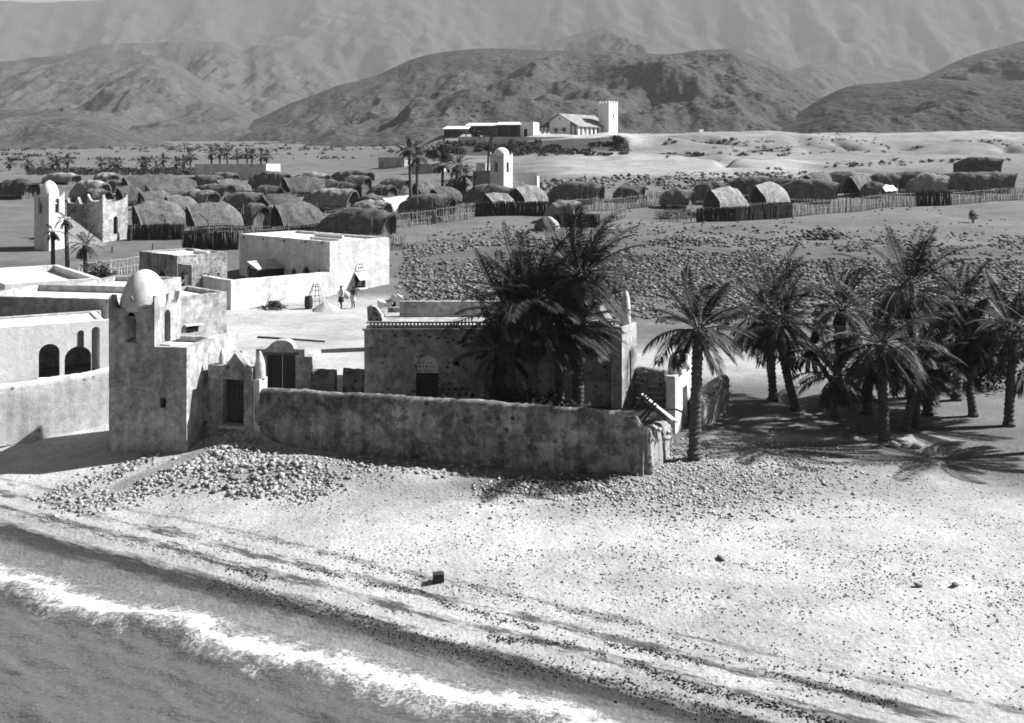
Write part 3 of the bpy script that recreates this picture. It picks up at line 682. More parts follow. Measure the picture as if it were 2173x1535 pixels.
# ---- coral-masonry house behind the palms
O = corner(1318, 46.3, 0.0); th = rad(-1.0); Uf, Ur = U_front(th), U_right(th); q = lambda px, py: uv(O, Uf, px, py)
r = thing('masonry_house', O, 'flaking coral masonry house with lattice-topped arched door behind the palms', 'house')
w = q(773, 700)[0]; h = q(1000, 700)[1]
door = arch(q(883, 0)[0], q(930, 0)[0], 0.05, q(906, 755)[1]); d0, d1 = q(930, 0)[0], q(883, 0)[0]
hole = rect(q(964, 0)[0], q(975, 0)[0], q(970, 777)[1], q(970, 767)[1])
door2 = rect(q(1090, 0)[0], q(1050, 0)[0], 0.05, q(1070, 790)[1])
slots = [rect(q(x, 0)[0], q(x + 5, 0)[0], q(x, y + 6)[1], q(x, y)[1]) for x, y in ((1296, 758), (1282, 775))]
house(r, O, th, w, 7.5, h, (M['render_pit'], M['render_pit']), fh=[door, hole, door2] + slots, par=0.25, roof='render', jit=0.02)
vl = q(906, 793)[1]
hp = []
for j, y in enumerate((771, 779, 789)):
    for x in ((887, 896, 908, 917) if j == 0 else (887, 896, 905, 914, 922) if j == 1 else (888, 902, 919)):
        u, v = q(906.5 + (x - 906.5) * 0.84, y); hp.append([(u + 0.05 * math.cos(a * math.pi / 4), v + 0.05 * math.sin(a * math.pi / 4)) for a in range(8)])
tym = arch(d0 + 0.01, d1 - 0.01, vl, q(906, 756)[1], n=12)
panel('door_lattice', O, Uf, Ur, tym, hp, 0.08, M['lime_old'], r, 0, w0=0.10)
plank_door(r, O, Uf, Ur, d0, d1, 0.05, vl - 0.01, 0.16, 'wood_dark')
plank_door(r, O, Uf, Ur, door2[0][0], door2[1][0], 0.05, door2[2][1], 0.18, 'wood_dark')
m = MB(); m.box(O, Uf, Ur, w + 0.16, 0.14, 0.09, -0.08, -0.10, h - 0.02); m.build('cornice', M['render'], r)
m = MB(); m.box(O, Uf, Ur, w - 0.15, 0.2, 0.12, 0.05, 0.0, h + 0.075); m.box(O, Uf, Ur, w - 0.15, 0.2, 0.07, 0.05, 0.0, h + 0.305); m.build('parapet_band', M['render_pit'], r)
m = MB(); n = int((w - 0.2) / 0.17)
for k in range(n): m.box(O, Uf, Ur, 0.09, 0.16, 0.11, 0.1 + k * 0.17, 0.02, h + 0.195)
m.build('dentil_course', M['lime_old'], r)
m = MB(); m.box(O, Uf, Ur, w - 1.5, 0.3, 0.75, 0.4, 5.6, h - 0.2); m.build('rear_parapet', M['render'], r)
for (x, y, sx, sy) in [(941, 817, 8, 6), (955, 815, 9, 6), (940, 826, 9, 7), (952, 826, 9, 6), (967, 826, 13, 8), (982, 825, 13, 8), (993, 826, 8, 6), (948, 836, 9, 6), (961, 836, 7, 5), (975, 836, 10, 9), (989, 836, 10, 8), (1003, 838, 11, 9), (931, 826, 9, 9), (878, 832, 9, 7),
                       (934, 837, 7, 5), (824, 826, 6, 5), (810, 833, 5, 4), (800, 833, 4, 3), (826, 835, 4, 3), (845, 826, 5, 3), (962, 722, 9, 6), (975, 727, 12, 7), (985, 719, 9, 6), (950, 727, 9, 5), (1000, 720, 8, 6), (868, 708, 10, 6), (838, 712, 9, 7), (890, 712, 9, 5), (912, 715, 8, 6), (930, 718, 9, 6), (945, 717, 7, 5), (983, 735, 9, 5), (995, 731, 8, 5)]:
    u, v = q(x, y); su, sv = sx * 0.0105, sy * 0.0105; pts = []
    for k in range(8):
        a = k * math.pi / 4; rr = random.uniform(0.85, 1.15); pts.append((u + su * rr * math.cos(a), v + sv * rr * math.sin(a)))
    panel('set_stone', O, Uf, Ur, pts, [], 0.05, M['stone_dark'], r, 0, w0=-0.035)
# lit turret at the right corner, with its pinnacle
Ot = corner(1320, 45.6, 0.0); t2 = rad(30)
m = MB(); wt = 0.55; dtt = uv(Ot, U_right(t2), 1351)[0]; htt = uv(Ot, U_right(t2), 1335, 690)[1]
sl = rect(uv(Ot, U_right(t2), 1336)[0], uv(Ot, U_right(t2), 1340)[0], 0.4, uv(Ot, U_right(t2), 1338, 745)[1])
house(r, Ot, t2, wt, dtt, htt, (M['render'], M['render']), rh=[sl], par=0.1, t=0.14, wall_name='turret_wall')
m = MB(); cc = Ot + np.append(U_right(t2) * dtt * 0.62 + U_front(t2) * wt * 0.5, htt - 0.2)
m.lathe(cc, [(0.24, 0), (0.24, 0.5), (0.21, 1.1), (0.16, 1.5), (0.05, 1.85)], 12); m.build('pinnacle', M['lime_old'], r, smooth=True)
# broken walls on and behind its roof
def blob_mesh(c, sx, sy, sz, seed, sub=3, rough=0.2, flat=True):
    bm = bmesh.new(); bmesh.ops.create_icosphere(bm, subdivisions=sub, radius=1.0); rs = random.Random(seed)
    ph = [rs.uniform(0, 6) for _ in range(9)]
    for v in bm.verts:
        p = v.co; k = 1 + rough * (math.sin(p.x * 3 + ph[0]) * math.sin(p.y * 3.3 + ph[1]) + 0.6 * math.sin(p.z * 5 + ph[2] + p.x * 4) + 0.4 * math.sin(p.y * 9 + ph[3]) * math.sin(p.x * 8 + ph[4]))
        v.co = p * k
    V = [(c[0] + v.co.x * sx, c[1] + v.co.y * sy, c[2] + v.co.z * sz) for v in bm.verts]; Fc = [tuple(x.index for x in f.verts) for f in bm.faces]; bm.free(); return V, Fc
u, v = q(790, 690)
panel('broken_parapet', O, Uf, Ur, [(u + 0.3, h + 0.2), q(775, 655), q(786, 653), q(799, 661), q(806, 672), q(809, 686)], [], 0.5, M['coral'], r, 0.03, w0=0.6)
RO = corner(806, 60.0, 0.0); RU = np.array([math.cos(rad(14)), math.sin(rad(14))]); qq = lambda px, py: uv(RO, RU, px, py)
o = panel('ruined_wall', RO, RU, (-RU[1], RU[0]), [(0, -0.3), (qq(880, 700)[0], -0.3), qq(880, 668), qq(868, 652), qq(858, 634), qq(846, 626), qq(842, 630), qq(838, 628), qq(834, 640), qq(822, 645), qq(806, 640)],
          [rect(qq(830, 0)[0], qq(840, 0)[0], qq(835, 652)[1], qq(835, 640)[1])], 1.3, M['lime_old'], None, 0.03)
tag(o, 'broken sunlit wall end standing between the masonry house and the sandy yard', 'wall')

# ---- big white house and its courtyard
O = corner(700, 82.1, 0.0); th = rad(43); Uf, Ur = U_front(th), U_right(th)
r = thing('white_house', O, 'large white cubic house with long shaded wall of small arched windows', 'house')
qf = lambda px, py: uv(O, Uf, px, py); qr = lambda px, py: uv(O, Ur, px, py)
w = qf(508, 0)[0]; d = qr(826, 0)[0]; h = qr(760, 509)[1]
fh = []
for (x0, x1, y0, y1) in [(525, 535, 561, 586), (547, 564, 558, 588), (576, 587, 566, 590), (618, 631, 566, 592), (642, 660, 562, 590), (672, 684, 570, 592)]:
    fh.append(arch(qf(x0, 0)[0], qf(x1, 0)[0], qf((x0 + x1) / 2, y1)[1], qf((x0 + x1) / 2, y0)[1], pointed=True))
win = rect(qr(753, 0)[0], qr(776, 0)[0], qr(764, 612)[1], qr(764, 578)[1])
house(r, O, th, w, d, h, (M['lime_house'], M['lime_house']), fh=fh, rh=[win], par=0.22, jit=0.012)
for lp in fh:
    us = [p[0] for p in lp]; vs_ = [p[1] for p in lp]; vm = max(vs_) - (max(us) - min(us)) * 0.75
    m = MB(); m.box(O, Uf, Ur, max(us) - min(us), 0.06, 0.08, min(us), 0.1, vm); m.box(O, Uf, Ur, 0.06, 0.06, vm - min(vs_), (max(us) + min(us)) / 2 - 0.03, 0.1, min(vs_)); m.build('window_bar', M['lime_old'], r)
    e = 0.12; oo = arch(min(us) - e, max(us) + e, vm - 0.1, max(vs_) + e, pointed=True); ii = arch(min(us) + 0.0, max(us) - 0.0, vm - 0.05, max(vs_) - 0.0, pointed=True)
    panel('window_surround', O, Uf, Ur, oo, [ii], 0.05, M['lime_old'], r, 0, w0=-0.054)
# window with raised awning shutter, pierced arch above
u0, u1 = win[0][0], win[1][0]; v0, v1 = win[0][1], win[2][1]
m = MB(); m.box(O, Ur, Uf, u1 - u0, 0.06, (v1 - v0) * 0.45, u0, 0.18, v0 + (v1 - v0) * 0.12); pn = m.build('window_panel', M['wood_dark'], r)
V = [O + np.append(Ur * a + Uf * b, c) for a, b, c in ((u0 - 0.05, -0.03, v1), (u1 + 0.05, -0.03, v1), (u1 + 0.05, -0.75, v1 - 0.62), (u0 - 0.05, -0.75, v1 - 0.62))]
V += [p + np.array([0, 0, 0.05]) for p in V]
mk('shutter', V, [(0, 1, 2, 3), (4, 7, 6, 5), (0, 4, 5, 1), (1, 5, 6, 2), (2, 6, 7, 3), (3, 7, 4, 0)], M['lime_old'], r, fix=True)
m = MB(); m.box(O, Ur, Uf, u1 - u0 + 0.2, 0.2, 0.10, u0 - 0.1, -0.14, v0 - 0.104); m.build('window_sill', M['lime'], r)
um = (u0 + u1) / 2; rr = (u1 - u0) / 2 * 0.9
hs_ = [[(um + x + 0.09 * math.cos(a * math.pi / 3), v1 + 0.25 + y + 0.09 * math.sin(a * math.pi / 3)) for a in range(6)] for x, y in ((-0.22, 0.15), (0.22, 0.15), (0, 0.12), (-0.12, 0.42), (0.14, 0.42))]
panel('fanlight', O, Ur, Uf, arch(um - rr, um + rr, v1 + 0.12, v1 + 0.2 + rr * 1.2, n=12), hs_, 0.05, M['lime_old'], r, 0, w0=-0.054)
# long roof kerbs
for k, (d0, ln) in enumerate(((1.6, 4.6), (4.4, 4.6))):
    m = MB(); m.box(O, Uf, Ur, 4.2, 0.22, 0.30, 0.9 + k * 3.2, d0, h - 0.215); o = m.build('roof_kerb', M['lime_old'], r)
for px in (520, 560, 605, 650, 685):
    u, v = qf(px, 516 - (700 - px) * 0.07); m = MB(); m.box(O, Uf, Ur, 0.14, 0.55, 0.12, u, -0.45, v - 0.12); m.build('rain_spout', M['wood'], r)
Cc = O - np.append(Ur * (-qr(490, 0)[0]), 0)
hw = uv(Cc, Ur, 490, 595)[1]
L = np.linalg.norm(Cc[:2] - O[:2])
r2 = thing('yard_wall', Cc, 'bright white courtyard wall in front of the large cubic house', 'wall')
panel('wall_face', Cc, Ur, Uf, [(0, -0.5), (L - 0.01, -0.5), (L - 0.01, hw - 0.1), (0, hw)], [], 0.35, M['lime_house'], r2, 0.02)
wl_ = uv(Cc, Uf, 388)[0]
panel('wall_return', Cc + np.append(Uf * 0.36, 0), Uf, Ur, [(0, -0.5), (wl_, -0.5), (wl_, hw + 0.1), (0, hw - 0.03)], [], 0.35, M['lime_house'], r2, 0.02)
# low lean-to shed inside that courtyard
Os = corner(546, 84.5, 0.0); ths = rad(43)
r3 = thing('lean_to_shed', Os, 'low dark lean-to shed roof just above the bright courtyard wall', 'shed')
Q = [Os + np.append(U_front(ths) * a + U_right(ths) * b, c) for a, b, c in ((0, 0, 2.3), (1.6, 0, 2.85), (1.6, 3, 2.85), (0, 3, 2.3))]
Q2 = [p + np.array([0, 0, 0.1]) for p in Q]
mk('roof', Q + Q2, [(0, 3, 2, 1), (4, 5, 6, 7), (0, 1, 5, 4), (1, 2, 6, 5), (2, 3, 7, 6), (3, 0, 4, 7)], M['lime_old'], r3, fix=True)
Q = [Os + np.append(U_front(ths) * a + U_right(ths) * b, c) for c in (-0.2, 2.25) for a, b in ((0.1, 0.1), (1.5, 0.1), (1.5, 2.9), (0.1, 2.9))]
mk('wall', Q, [(0, 1, 5, 4), (1, 2, 6, 5), (2, 3, 7, 6), (3, 0, 4, 7)], M['stick_dark'], r3, fix=True)

# ---- flat house left of it, with the arched porch block
O = corner(376, 81.0, 0.0); th = rad(43); Uf, Ur = U_front(th), U_right(th); qf = lambda px, py: uv(O, Uf, px, py); qr = lambda px, py: uv(O, Ur, px, py)
r = thing('flat_house', O, 'flat-roofed house with pitted sunlit wall and dark arched door, behind the shore minaret', 'house')
h = qf(376, 543)[1]
da = arch(qf(335, 0)[0], qf(354, 0)[0], 0.0, qf(345, 572)[1], pointed=True)
rw = [rect(qr(x, 0)[0], qr(x + 4, 0)[0], qr(x, y + 5)[1], qr(x, y)[1]) for x, y in ((425, 580), (432, 580), (440, 581), (461, 580))]
house(r, O, th, qf(296, 0)[0], qr(482, 0)[0], h, (M['render_pit'], M['render_pit']), fh=[da], rh=rw, par=0.2, jit=0.03)
plank_door(r, O, Uf, Ur, da[0][0], da[1][0], 0, da[2][1] * 1.0, 0.2, 'wood_dark')
m = MB(); m.box(O, Uf, Ur, 2.4, 0.25, 0.28, 0.8, 3.2, h - 0.19); m.build('roof_kerb', M['lime'], r)
Op = corner(407, 77.5, 0.0); tp = rad(43)
r4 = thing('arched_porch', Op, 'small square porch block with dark arched opening and white jamb, beside the flat house', 'porch')
hp_ = uv(Op, U_front(tp), 395, 562)[1]
ar = arch(uv(Op, U_front(tp), 381)[0], uv(Op, U_front(tp), 397)[0], 0, uv(Op, U_front(tp), 390, 574)[1], pointed=True)
panel('porch_wall', Op, U_front(tp), U_right(tp), [(0, -0.3), (uv(Op, U_front(tp), 377)[0], -0.3), (uv(Op, U_front(tp), 377)[0], hp_), (0, hp_)], [ar], 1.0, M['render_pit'], r4, 0.02)
m = MB(); m.box(Op, U_front(tp), U_right(tp), 0.24, 0.2, hp_ * 0.78, ar[0][0] - 0.26, -0.21, 0); m.build('jamb', M['lime'], r4)

# ---- low houses between the minaret and the flat house
def simple_house(label, px, D, thd, pxl, pxr, ytop, mats, h=None, w=None, d=None, name='low_house', **kw):
    O = corner(px, D); th = rad(thd); hh = h if h else uv(O, U_front(th), px, ytop)[1]
    rr = thing(name, O, label, 'house')
    ww = w if w else uv(O, U_front(th), pxl)[0]; dd = d if d else uv(O, U_right(th), pxr)[0]
    house(rr, O, th, ww, dd, hh, mats, **kw); return rr, O, th, hh
Ox = corner(287, 61.6, 0.0); th = rad(43)
r, O, th, h = simple_house('low flat house right behind the shore minaret with one small shaded window', 287, 61.6, 43, 0, 481, 640, (M['render'], M['render']), w=5.0,
                           rh=[rect(uv(Ox, U_right(th), 395)[0], uv(Ox, U_right(th), 421)[0], uv(Ox, U_right(th), 408, 706)[1], uv(Ox, U_right(th), 408, 691)[1])], par=0.3)
u0, u1 = uv(O, U_right(th), 395)[0], uv(O, U_right(th), 421)[0]; v0, v1 = uv(O, U_right(th), 408, 706)[1], uv(O, U_right(th), 408, 691)[1]
m = MB(); m.box(O, U_right(th), U_front(th), u1 - u0 + 0.3, 0.35, 0.1, u0 - 0.15, -0.3, v1 + 0.01); m.build('window_hood', M['lime_old'], r)
m = MB(); m.box(O, U_right(th), U_front(th), u1 - u0, 0.06, (v1 - v0) * 0.5, u0, 0.15, v0); m.build('window_panel', M['wood'], r)
simple_house('long low parapet wall house with shaded front left of the shore minaret dome', 246, 47.5, 10, -60, 0, 636, (M['render'], M['render']), d=5.0, par=0.35)
simple_house('plain flat-roofed house behind the shaded parapet at the far left', 268, 54.5, 10, 112, 0, 614, (M['render'], M['render']), d=6.0, par=0.3)
simple_house('white sunlit flat house at the left edge below the plank fence', 10, 58.0, 52, -60, 213, 604, (M['lime_old'], M['lime_old']), par=0.45)

# ---- arcaded house at the left edge
O = corner(20, 42.4, 0.0); th = rad(0); Ud = np.array([math.cos(rad(30)), math.sin(rad(30))]); Nd = np.array([-Ud[1], Ud[0]])
q = lambda px, py: uv(O, Ud, px, py)
r = thing('arcaded_house', O, 'white arcaded house with dark round arches at the left edge beside the minaret', 'house')
L = q(236, 0)[0]; h = q(120, 687)[1]; fl = 2.0
holes = [arch(q(82, 0)[0], q(127, 0)[0], fl, q(105, 730)[1]), arch(q(137, 0)[0], q(195, 0)[0], fl, q(166, 735)[1]), arch(q(192, 0)[0] + 0.05, q(212, 0)[0], fl, q(202, 694)[1], n=10)]
panel('arcade_wall', O, Ud, Nd, [(-1, -0.4), (L, -0.4), (L, h), (-1, h)], holes, 0.3, M['lime'], r, 0.015)
panel('rear_wall', O, Ud, Nd, [(-1, -0.4), (L, -0.4), (L, h), (-1, h)], [], 0.25, M['render'], r, 0.0, w0=3.2)
panel('end_wall', O + np.append(Ud * (L - 0.25) + Nd * 0.304, 0), Nd, -Ud, [(0, -0.4), (2.88, -0.4), (2.88, h - 0.01), (0, h - 0.01)], [], 0.25, M['lime'], r)
m = MB(); m.box(O, Ud, Nd, L + 1 - 0.3, 2.88, 0.15, -1, 0.304, h - 0.25); m.build('roof', M['lime'], r)
m = MB(); m.box(O, Ud, Nd, L + 1 - 0.3, 2.88, 0.2, -1, 0.304, fl - 0.32); m.build('arcade_floor', M['render'], r)
sl = arch(q(166, 0)[0], q(178, 0)[0], q(172, 738)[1], q(172, 701)[1], n=10)
panel('keyhole_shadow_plate', O, Ud, Nd, sl, [], 0.03, M['dark'], r, 0, w0=-0.02)  # thin dark plate standing in for the keyhole shadow over the arch
pts = [O + np.append(Ud * uu - Nd * 0.62, 0) for uu in (-1.0, L * 0.3, L * 0.6, L + 0.1)]
hs = [2.05, 2.1, 2.2, 2.35]
soft_wall('terrace_wall', pts, hs, 0.45, M['lime_old'], label='low whitewashed terrace wall in front of the arcaded house', seed=33, nseg=40, bow=0.05)

# ---- mosque with horned corner tower at the left edge
O = corner(218, 108.0); th = rad(30); Uf, Ur = U_front(th), U_right(th); qf = lambda px, py: uv(O, Uf, px, py); qr = lambda px, py: uv(O, Ur, px, py)
r = thing('horned_mosque', O, 'weathered mosque with horned white corner tower and a shaded hall, left edge', 'mosque')
dt = qr(271, 0)[0]; h = qr(245, 426)[1]; wt = 2.6
aw = arch(qr(241, 0)[0], qr(250, 0)[0], qr(245, 497)[1], qr(245, 459)[1])
pts_r = horn_top(dt, h, 0.75, 0.1, 10)
house(r, O, th, wt, dt, h, (M['render'], M['render']), rh=[aw], ftop=horn_top(wt, h, 0.7, 0.1, 10), rtop=pts_r, par=0.5, t=0.3, wall_name='tower_wall', jit=0.03)
hb_ = qf(180, 433)[1]; wb = qf(139, 0)[0]
front = [(wt + 0.01, -0.5), (wb, -0.5), (wb, hb_ + 0.6), (wb - 0.25, hb_ + 0.1), (wb - 0.7, hb_), ((wt + wb) / 2 + 0.4, hb_), ((wt + wb) / 2, hb_ + 0.7), ((wt + wb) / 2 - 0.4, hb_), (wt + 0.01, hb_)]
dd = arch(qf(190, 0)[0], qf(180, 0)[0], qf(185, 485)[1], qf(185, 466)[1], pointed=True)
panel('hall_wall', O + np.append(Ur * 0.15, 0), Uf, Ur, front, [dd], 0.35, M['render_pit'], r, 0.03)
m = MB(); m.box(O, Uf, Ur, wb - wt, 4.0, 0.2, wt, 0.52, hb_ - 0.7); m.build('hall_roof', M['render'], r)
panel('hall_wall', O + np.append(Ur * 4.4, 0), Uf, Ur, [(wt, -0.5), (wb, -0.5), (wb, hb_), (wt, hb_)], [], 0.3, M['render'], r)
Os = corner(122, 104.5); Us = np.array([math.cos(rad(28)), math.sin(rad(28))]); qs = lambda px, py: uv(Os, Us, px, py)
o = panel('stair_ramp', Os, Us, (-Us[1], Us[0]), [(0, -0.4), (qs(232, 0)[0], -0.4), qs(232, 524), qs(210, 508), qs(165, 474), qs(150, 462), (0, qs(122, 462)[1])], [], 1.2, M['lime_old'], None, 0.03)
tag(o, 'white sloping stair flank in front of the horned mosque', 'stair')
O = corner(104, 103.0); th = rad(25); Uf, Ur = U_front(th), U_right(th)
r = thing('domed_tower', O, 'small domed tower with arched windows cut by the left edge, next to the horned mosque', 'tower')
w = 2.2; d = uv(O, Ur, 137)[0]; h = uv(O, Ur, 120, 418)[1]
house(r, O, th, w, d, h, (M['lime_old'], M['lime_old']), fh=[arch(uv(O, Uf, 90)[0], uv(O, Uf, 81)[0], uv(O, Uf, 85, 453)[1], uv(O, Uf, 85, 420)[1])],
      rh=[arch(uv(O, Ur, 117)[0], uv(O, Ur, 126)[0], uv(O, Ur, 121, 452)[1], uv(O, Ur, 121, 421)[1])], ftop=horn_top(w, h, 0.5, 0.1, 8), rtop=horn_top(d, h, 0.5, 0.1, 8), par=0.6, t=0.22, wall_name='tower_wall')
c = O + np.append(Uf * w / 2 + Ur * d / 2, h - 0.5); rb = min(w, d) / 2 - 0.05; hd = CAMZ + (HYP - 383) / FPX * c[1] - c[2]
m = MB(); m.lathe(c, [(rb, 0), (rb, hd * 0.35), (rb * 0.93, hd * 0.55), (rb * 0.75, hd * 0.76), (rb * 0.42, hd * 0.92), (0.05, hd)], 20); m.build('dome', M['lime'], r, smooth=True)

# ---- mosque in the middle of the huts
O = corner(1069, 160.0); th = rad(32); Uf, Ur = U_front(th), U_right(th); qf = lambda px, py: uv(O, Uf, px, py); qr = lambda px, py: uv(O, Ur, px, py)
r = thing('village_mosque', O, 'small white mosque tower with round dome rising among the thatched huts', 'mosque')
w, d, h = qf(1040, 0)[0], qr(1088, 0)[0], qr(1078, 331)[1]
house(r, O, th, w, d, h, (M['lime_old'], M['lime_old']), fh=[arch(qf(1056, 0)[0], qf(1049, 0)[0], qf(1052, 366)[1], qf(1052, 345)[1])],
      rh=[arch(qr(1075, 0)[0], qr(1080, 0)[0], qr(1077, 366)[1], qr(1077, 344)[1])], rtop=horn_top(d, h, 0.5, 0.1, 8), ftop=horn_top(w, h, 0.5, 0.1, 8), par=0.5, t=0.25, wall_name='tower_wall')
c = O + np.append(Uf * w / 2 + Ur * d / 2, h - 0.4); rb = min(w, d) / 2 - 0.05; hd = CAMZ + (HYP - 313) / FPX * c[1] - c[2]
m = MB(); m.lathe(c, [(rb, 0), (rb, hd * 0.4), (rb * 0.93, hd * 0.6), (rb * 0.75, hd * 0.8), (rb * 0.42, hd * 0.94), (0.05, hd)], 20); m.build('dome', M['lime'], r, smooth=True)
Oh = O + np.append(Ur * (d + 0.3) + Uf * 1.2, 0)
lh = uv(Oh, np.array([1.0, 0.12]), 1140)[0]; qh = lambda px, py: uv(Oh, np.array([1.0, 0.12]), px, py)
panel('hall_wall', Oh, (0.9928, 0.119), (-0.119, 0.9928), [(0, -0.5), (lh, -0.5), qh(1140, 368), qh(1139, 366), (0, qh(1089, 366)[1])],
      [arch(qh(1091, 0)[0], qh(1101, 0)[0], qh(1096, 402)[1], qh(1096, 382)[1]), arch(qh(1107, 0)[0], qh(1114, 0)[0], qh(1110, 402)[1], qh(1110, 385)[1])], 0.3, M['lime'], r, 0.02)
panel('hall_wall', O + np.append(Uf * (w + 0.02) + Ur * 0.3, 0), Uf, Ur, [(0, -0.5), (3.6, -0.5), (3.6, qf(1010, 364)[1]), (0, qf(1035, 362)[1])], [], 0.3, M['render_pit'], r, 0.04)
panel('hall_wall', Oh + np.array([lh - 0.3, 0.34, 0]), (0.12, 0.9928), (0.9928, -0.12), [(0, -0.5), (4, -0.5), (4, 3.2), (0, 3.2)], [], 0.28, M['lime_old'], r, 0.02)
m = MB(); m.box(Oh, (0.9928, 0.119), (-0.119, 0.9928), lh - 0.35, 3.9, 0.2, 0, 0.304, 2.7); m.build('hall_roof', M['lime_old'], r)

# ---- flat buildings on the plain
def spouts(rr, O, th, pxlist, y, w):
    for px in pxlist:
        u = uv(O, U_front(th), px)[0]; v = uv(O, U_front(th), px, y)[1]
        m = MB(); m.box(O, U_front(th), U_right(th), 0.22, 0.7, 0.16, u, -0.6, v); m.build('rain_spout', M['wood_dark'], rr)
r, O, th, h = simple_house('long low white flat-roofed building with rain spouts behind the left huts', 565, 200.0, 22, 413, 595, 348, (M['lime_old'], M['lime_old']), par=0.3, name='long_house')
spouts(r, O, th, (440, 463, 509, 535, 556), 353, 0)
simple_house('low dark flat ruin on the slope left of the tall palms', 858, 232.0, 25, 803, 873, 339, (M['render'], M['render']), par=0.2, h=2.2)
simple_house('white flat-topped house partly hidden by the tall palms', 936, 205.0, 14, 868, 946, 349, (M['render'], M['render']), par=0.2)
simple_house('small white house between palms and the village mosque tower', 1030, 195.0, 50, 996, 1040, 346, (M['lime_old'], M['lime_old']), par=0.2, w=3.0)
simple_house('tiny white box hut alone on the bare plateau', 1484, 315.0, 60, 1479, 1493, 275, (M['lime_old'], M['lime_old']), par=0.1, t=0.2)

# ---- church and mission on the terrace
O = corner(1227, 276.0); th = rad(42); Uf, Ur = U_front(th), U_right(th); qf = lambda px, py: uv(O, Uf, px, py); qr = lambda px, py: uv(O, Ur, px, py)
O[2] = CAMZ + (HYP - 289) / FPX * 276.0
r = thing('church', O, 'white church with pitched roof, pillared verandahs and a square tower on the terrace', 'church')
W_ = qf(1149, 0)[0]; L_ = qr(1300, 0)[0]; he = (289 - 266) / FPX * 276; ha = (289 - 240) / FPX * 280
ver = W_ * 0.22
def rp(a, b, c): return O + np.append(Uf * a + Ur * b, c)
ov = 0.5
for side in (0, 1):
    a0 = -ov if side == 0 else W_ + ov
    V = [rp(a0, -ov, he - 0.2), rp(W_ / 2, -ov, ha), rp(W_ / 2, L_, ha), rp(a0, L_, he - 0.2)]; V += [p - np.array([0, 0, 0.22]) for p in V]
    mk('roof', V, [(0, 1, 2, 3), (4, 7, 6, 5), (0, 4, 5, 1), (1, 5, 6, 2), (2, 6, 7, 3), (3, 7, 4, 0)], M['thatch_pale'], r, fix=True)
ww = W_ - 2 * ver; slope = (ha - he) / (W_ / 2)
Og = rp(ver, 0.05, 0)
g = [(0, -0.5), (ww, -0.5), (ww, he + slope * ver - 0.3), (ww / 2, ha - 0.3), (0, he + slope * ver - 0.3)]
wins = [arch(ww * 0.22, ww * 0.22 + 0.8, 1.1, 2.3), arch(ww * 0.62, ww * 0.62 + 0.8, 1.1, 2.3), rect(ww / 2 - 0.25, ww / 2 + 0.25, ha - 1.7, ha - 1.1)]
panel('gable_wall', Og, Uf, Ur, g, wins, 0.3, M['lime'], r)
for k in (0.22, 0.62):
    V = [Og + np.append(Uf * (ww * k + a) - Ur * b, c) for a, b, c in ((-0.1, 0.02, 2.4), (0.9, 0.02, 2.4), (0.9, 0.75, 1.75), (-0.1, 0.75, 1.75))]; V += [p + np.array([0, 0, 0.06]) for p in V]
    mk('window_awning', V, [(0, 1, 2, 3), (4, 7, 6, 5), (0, 4, 5, 1), (1, 5, 6, 2), (2, 6, 7, 3), (3, 7, 4, 0)], M['wood'], r, fix=True)
Owl = rp(ver, 0.36, 0)
dh = [rect(x, x + 0.9, 0, 2.2) for x in np.linspace(1.2, L_ - 2.2, 6)]
panel('nave_wall', Owl, Ur, Uf, [(0, -0.5), (L_ - 0.6, -0.5), (L_ - 0.6, he + slope * ver - 0.35), (0, he + slope * ver - 0.35)], dh, 0.25, M['lime_old'], r)
Owr = rp(W_ - ver - 0.25, 0.36, 0)
panel('nave_wall', Owr, Ur, Uf, [(0, -0.5), (L_ - 0.6, -0.5), (L_ - 0.6, he + slope * ver - 0.35), (0, he + slope * ver - 0.35)], [], 0.25, M['lime_old'], r)
for k in range(9):
    b = k * (L_ - 0.6) / 8.0
    m = MB(); m.box(O, Uf, Ur, 0.55, 0.75, he + 0.1, 0.0, b, -0.4); m.build('verandah_pillar', M['lime'], r)
for a in (ver * 0.55, W_ - ver * 0.55 - 0.4, W_ - 0.5):
    m = MB(); m.box(O, Uf, Ur, 0.5, 0.5, he + 0.1, a, 0.0, -0.4); m.build('verandah_pillar', M['lime'], r)
Ot = corner(1292, 283.0); Ot[2] = O[2]; tt_ = rad(42)
wt_ = uv(Ot, U_front(tt_), 1270)[0]; dt_ = uv(Ot, U_right(tt_), 1311)[0]; ht_ = (287 - 215) / FPX * 283
def cren(wd, hh, n=4):
    P = []; st = wd / (2 * n - 1)
    for k in range(2 * n - 1):
        y = hh + (0.55 if k % 2 == 0 else 0); P += [(wd - k * st, y), (wd - (k + 1) * st, y)]
    P[-1] = (0, P[-1][1]); return P
house(r, Ot, tt_, wt_, dt_, ht_, (M['lime'], M['lime']), ftop=cren(wt_, ht_), rtop=cren(dt_, ht_), rh=[rect(dt_ * 0.5 - 0.3, dt_ * 0.5 + 0.3, ht_ - 4.6, ht_ - 3.0)], par=0.5, t=0.3, wall_name='tower_wall', jit=0)

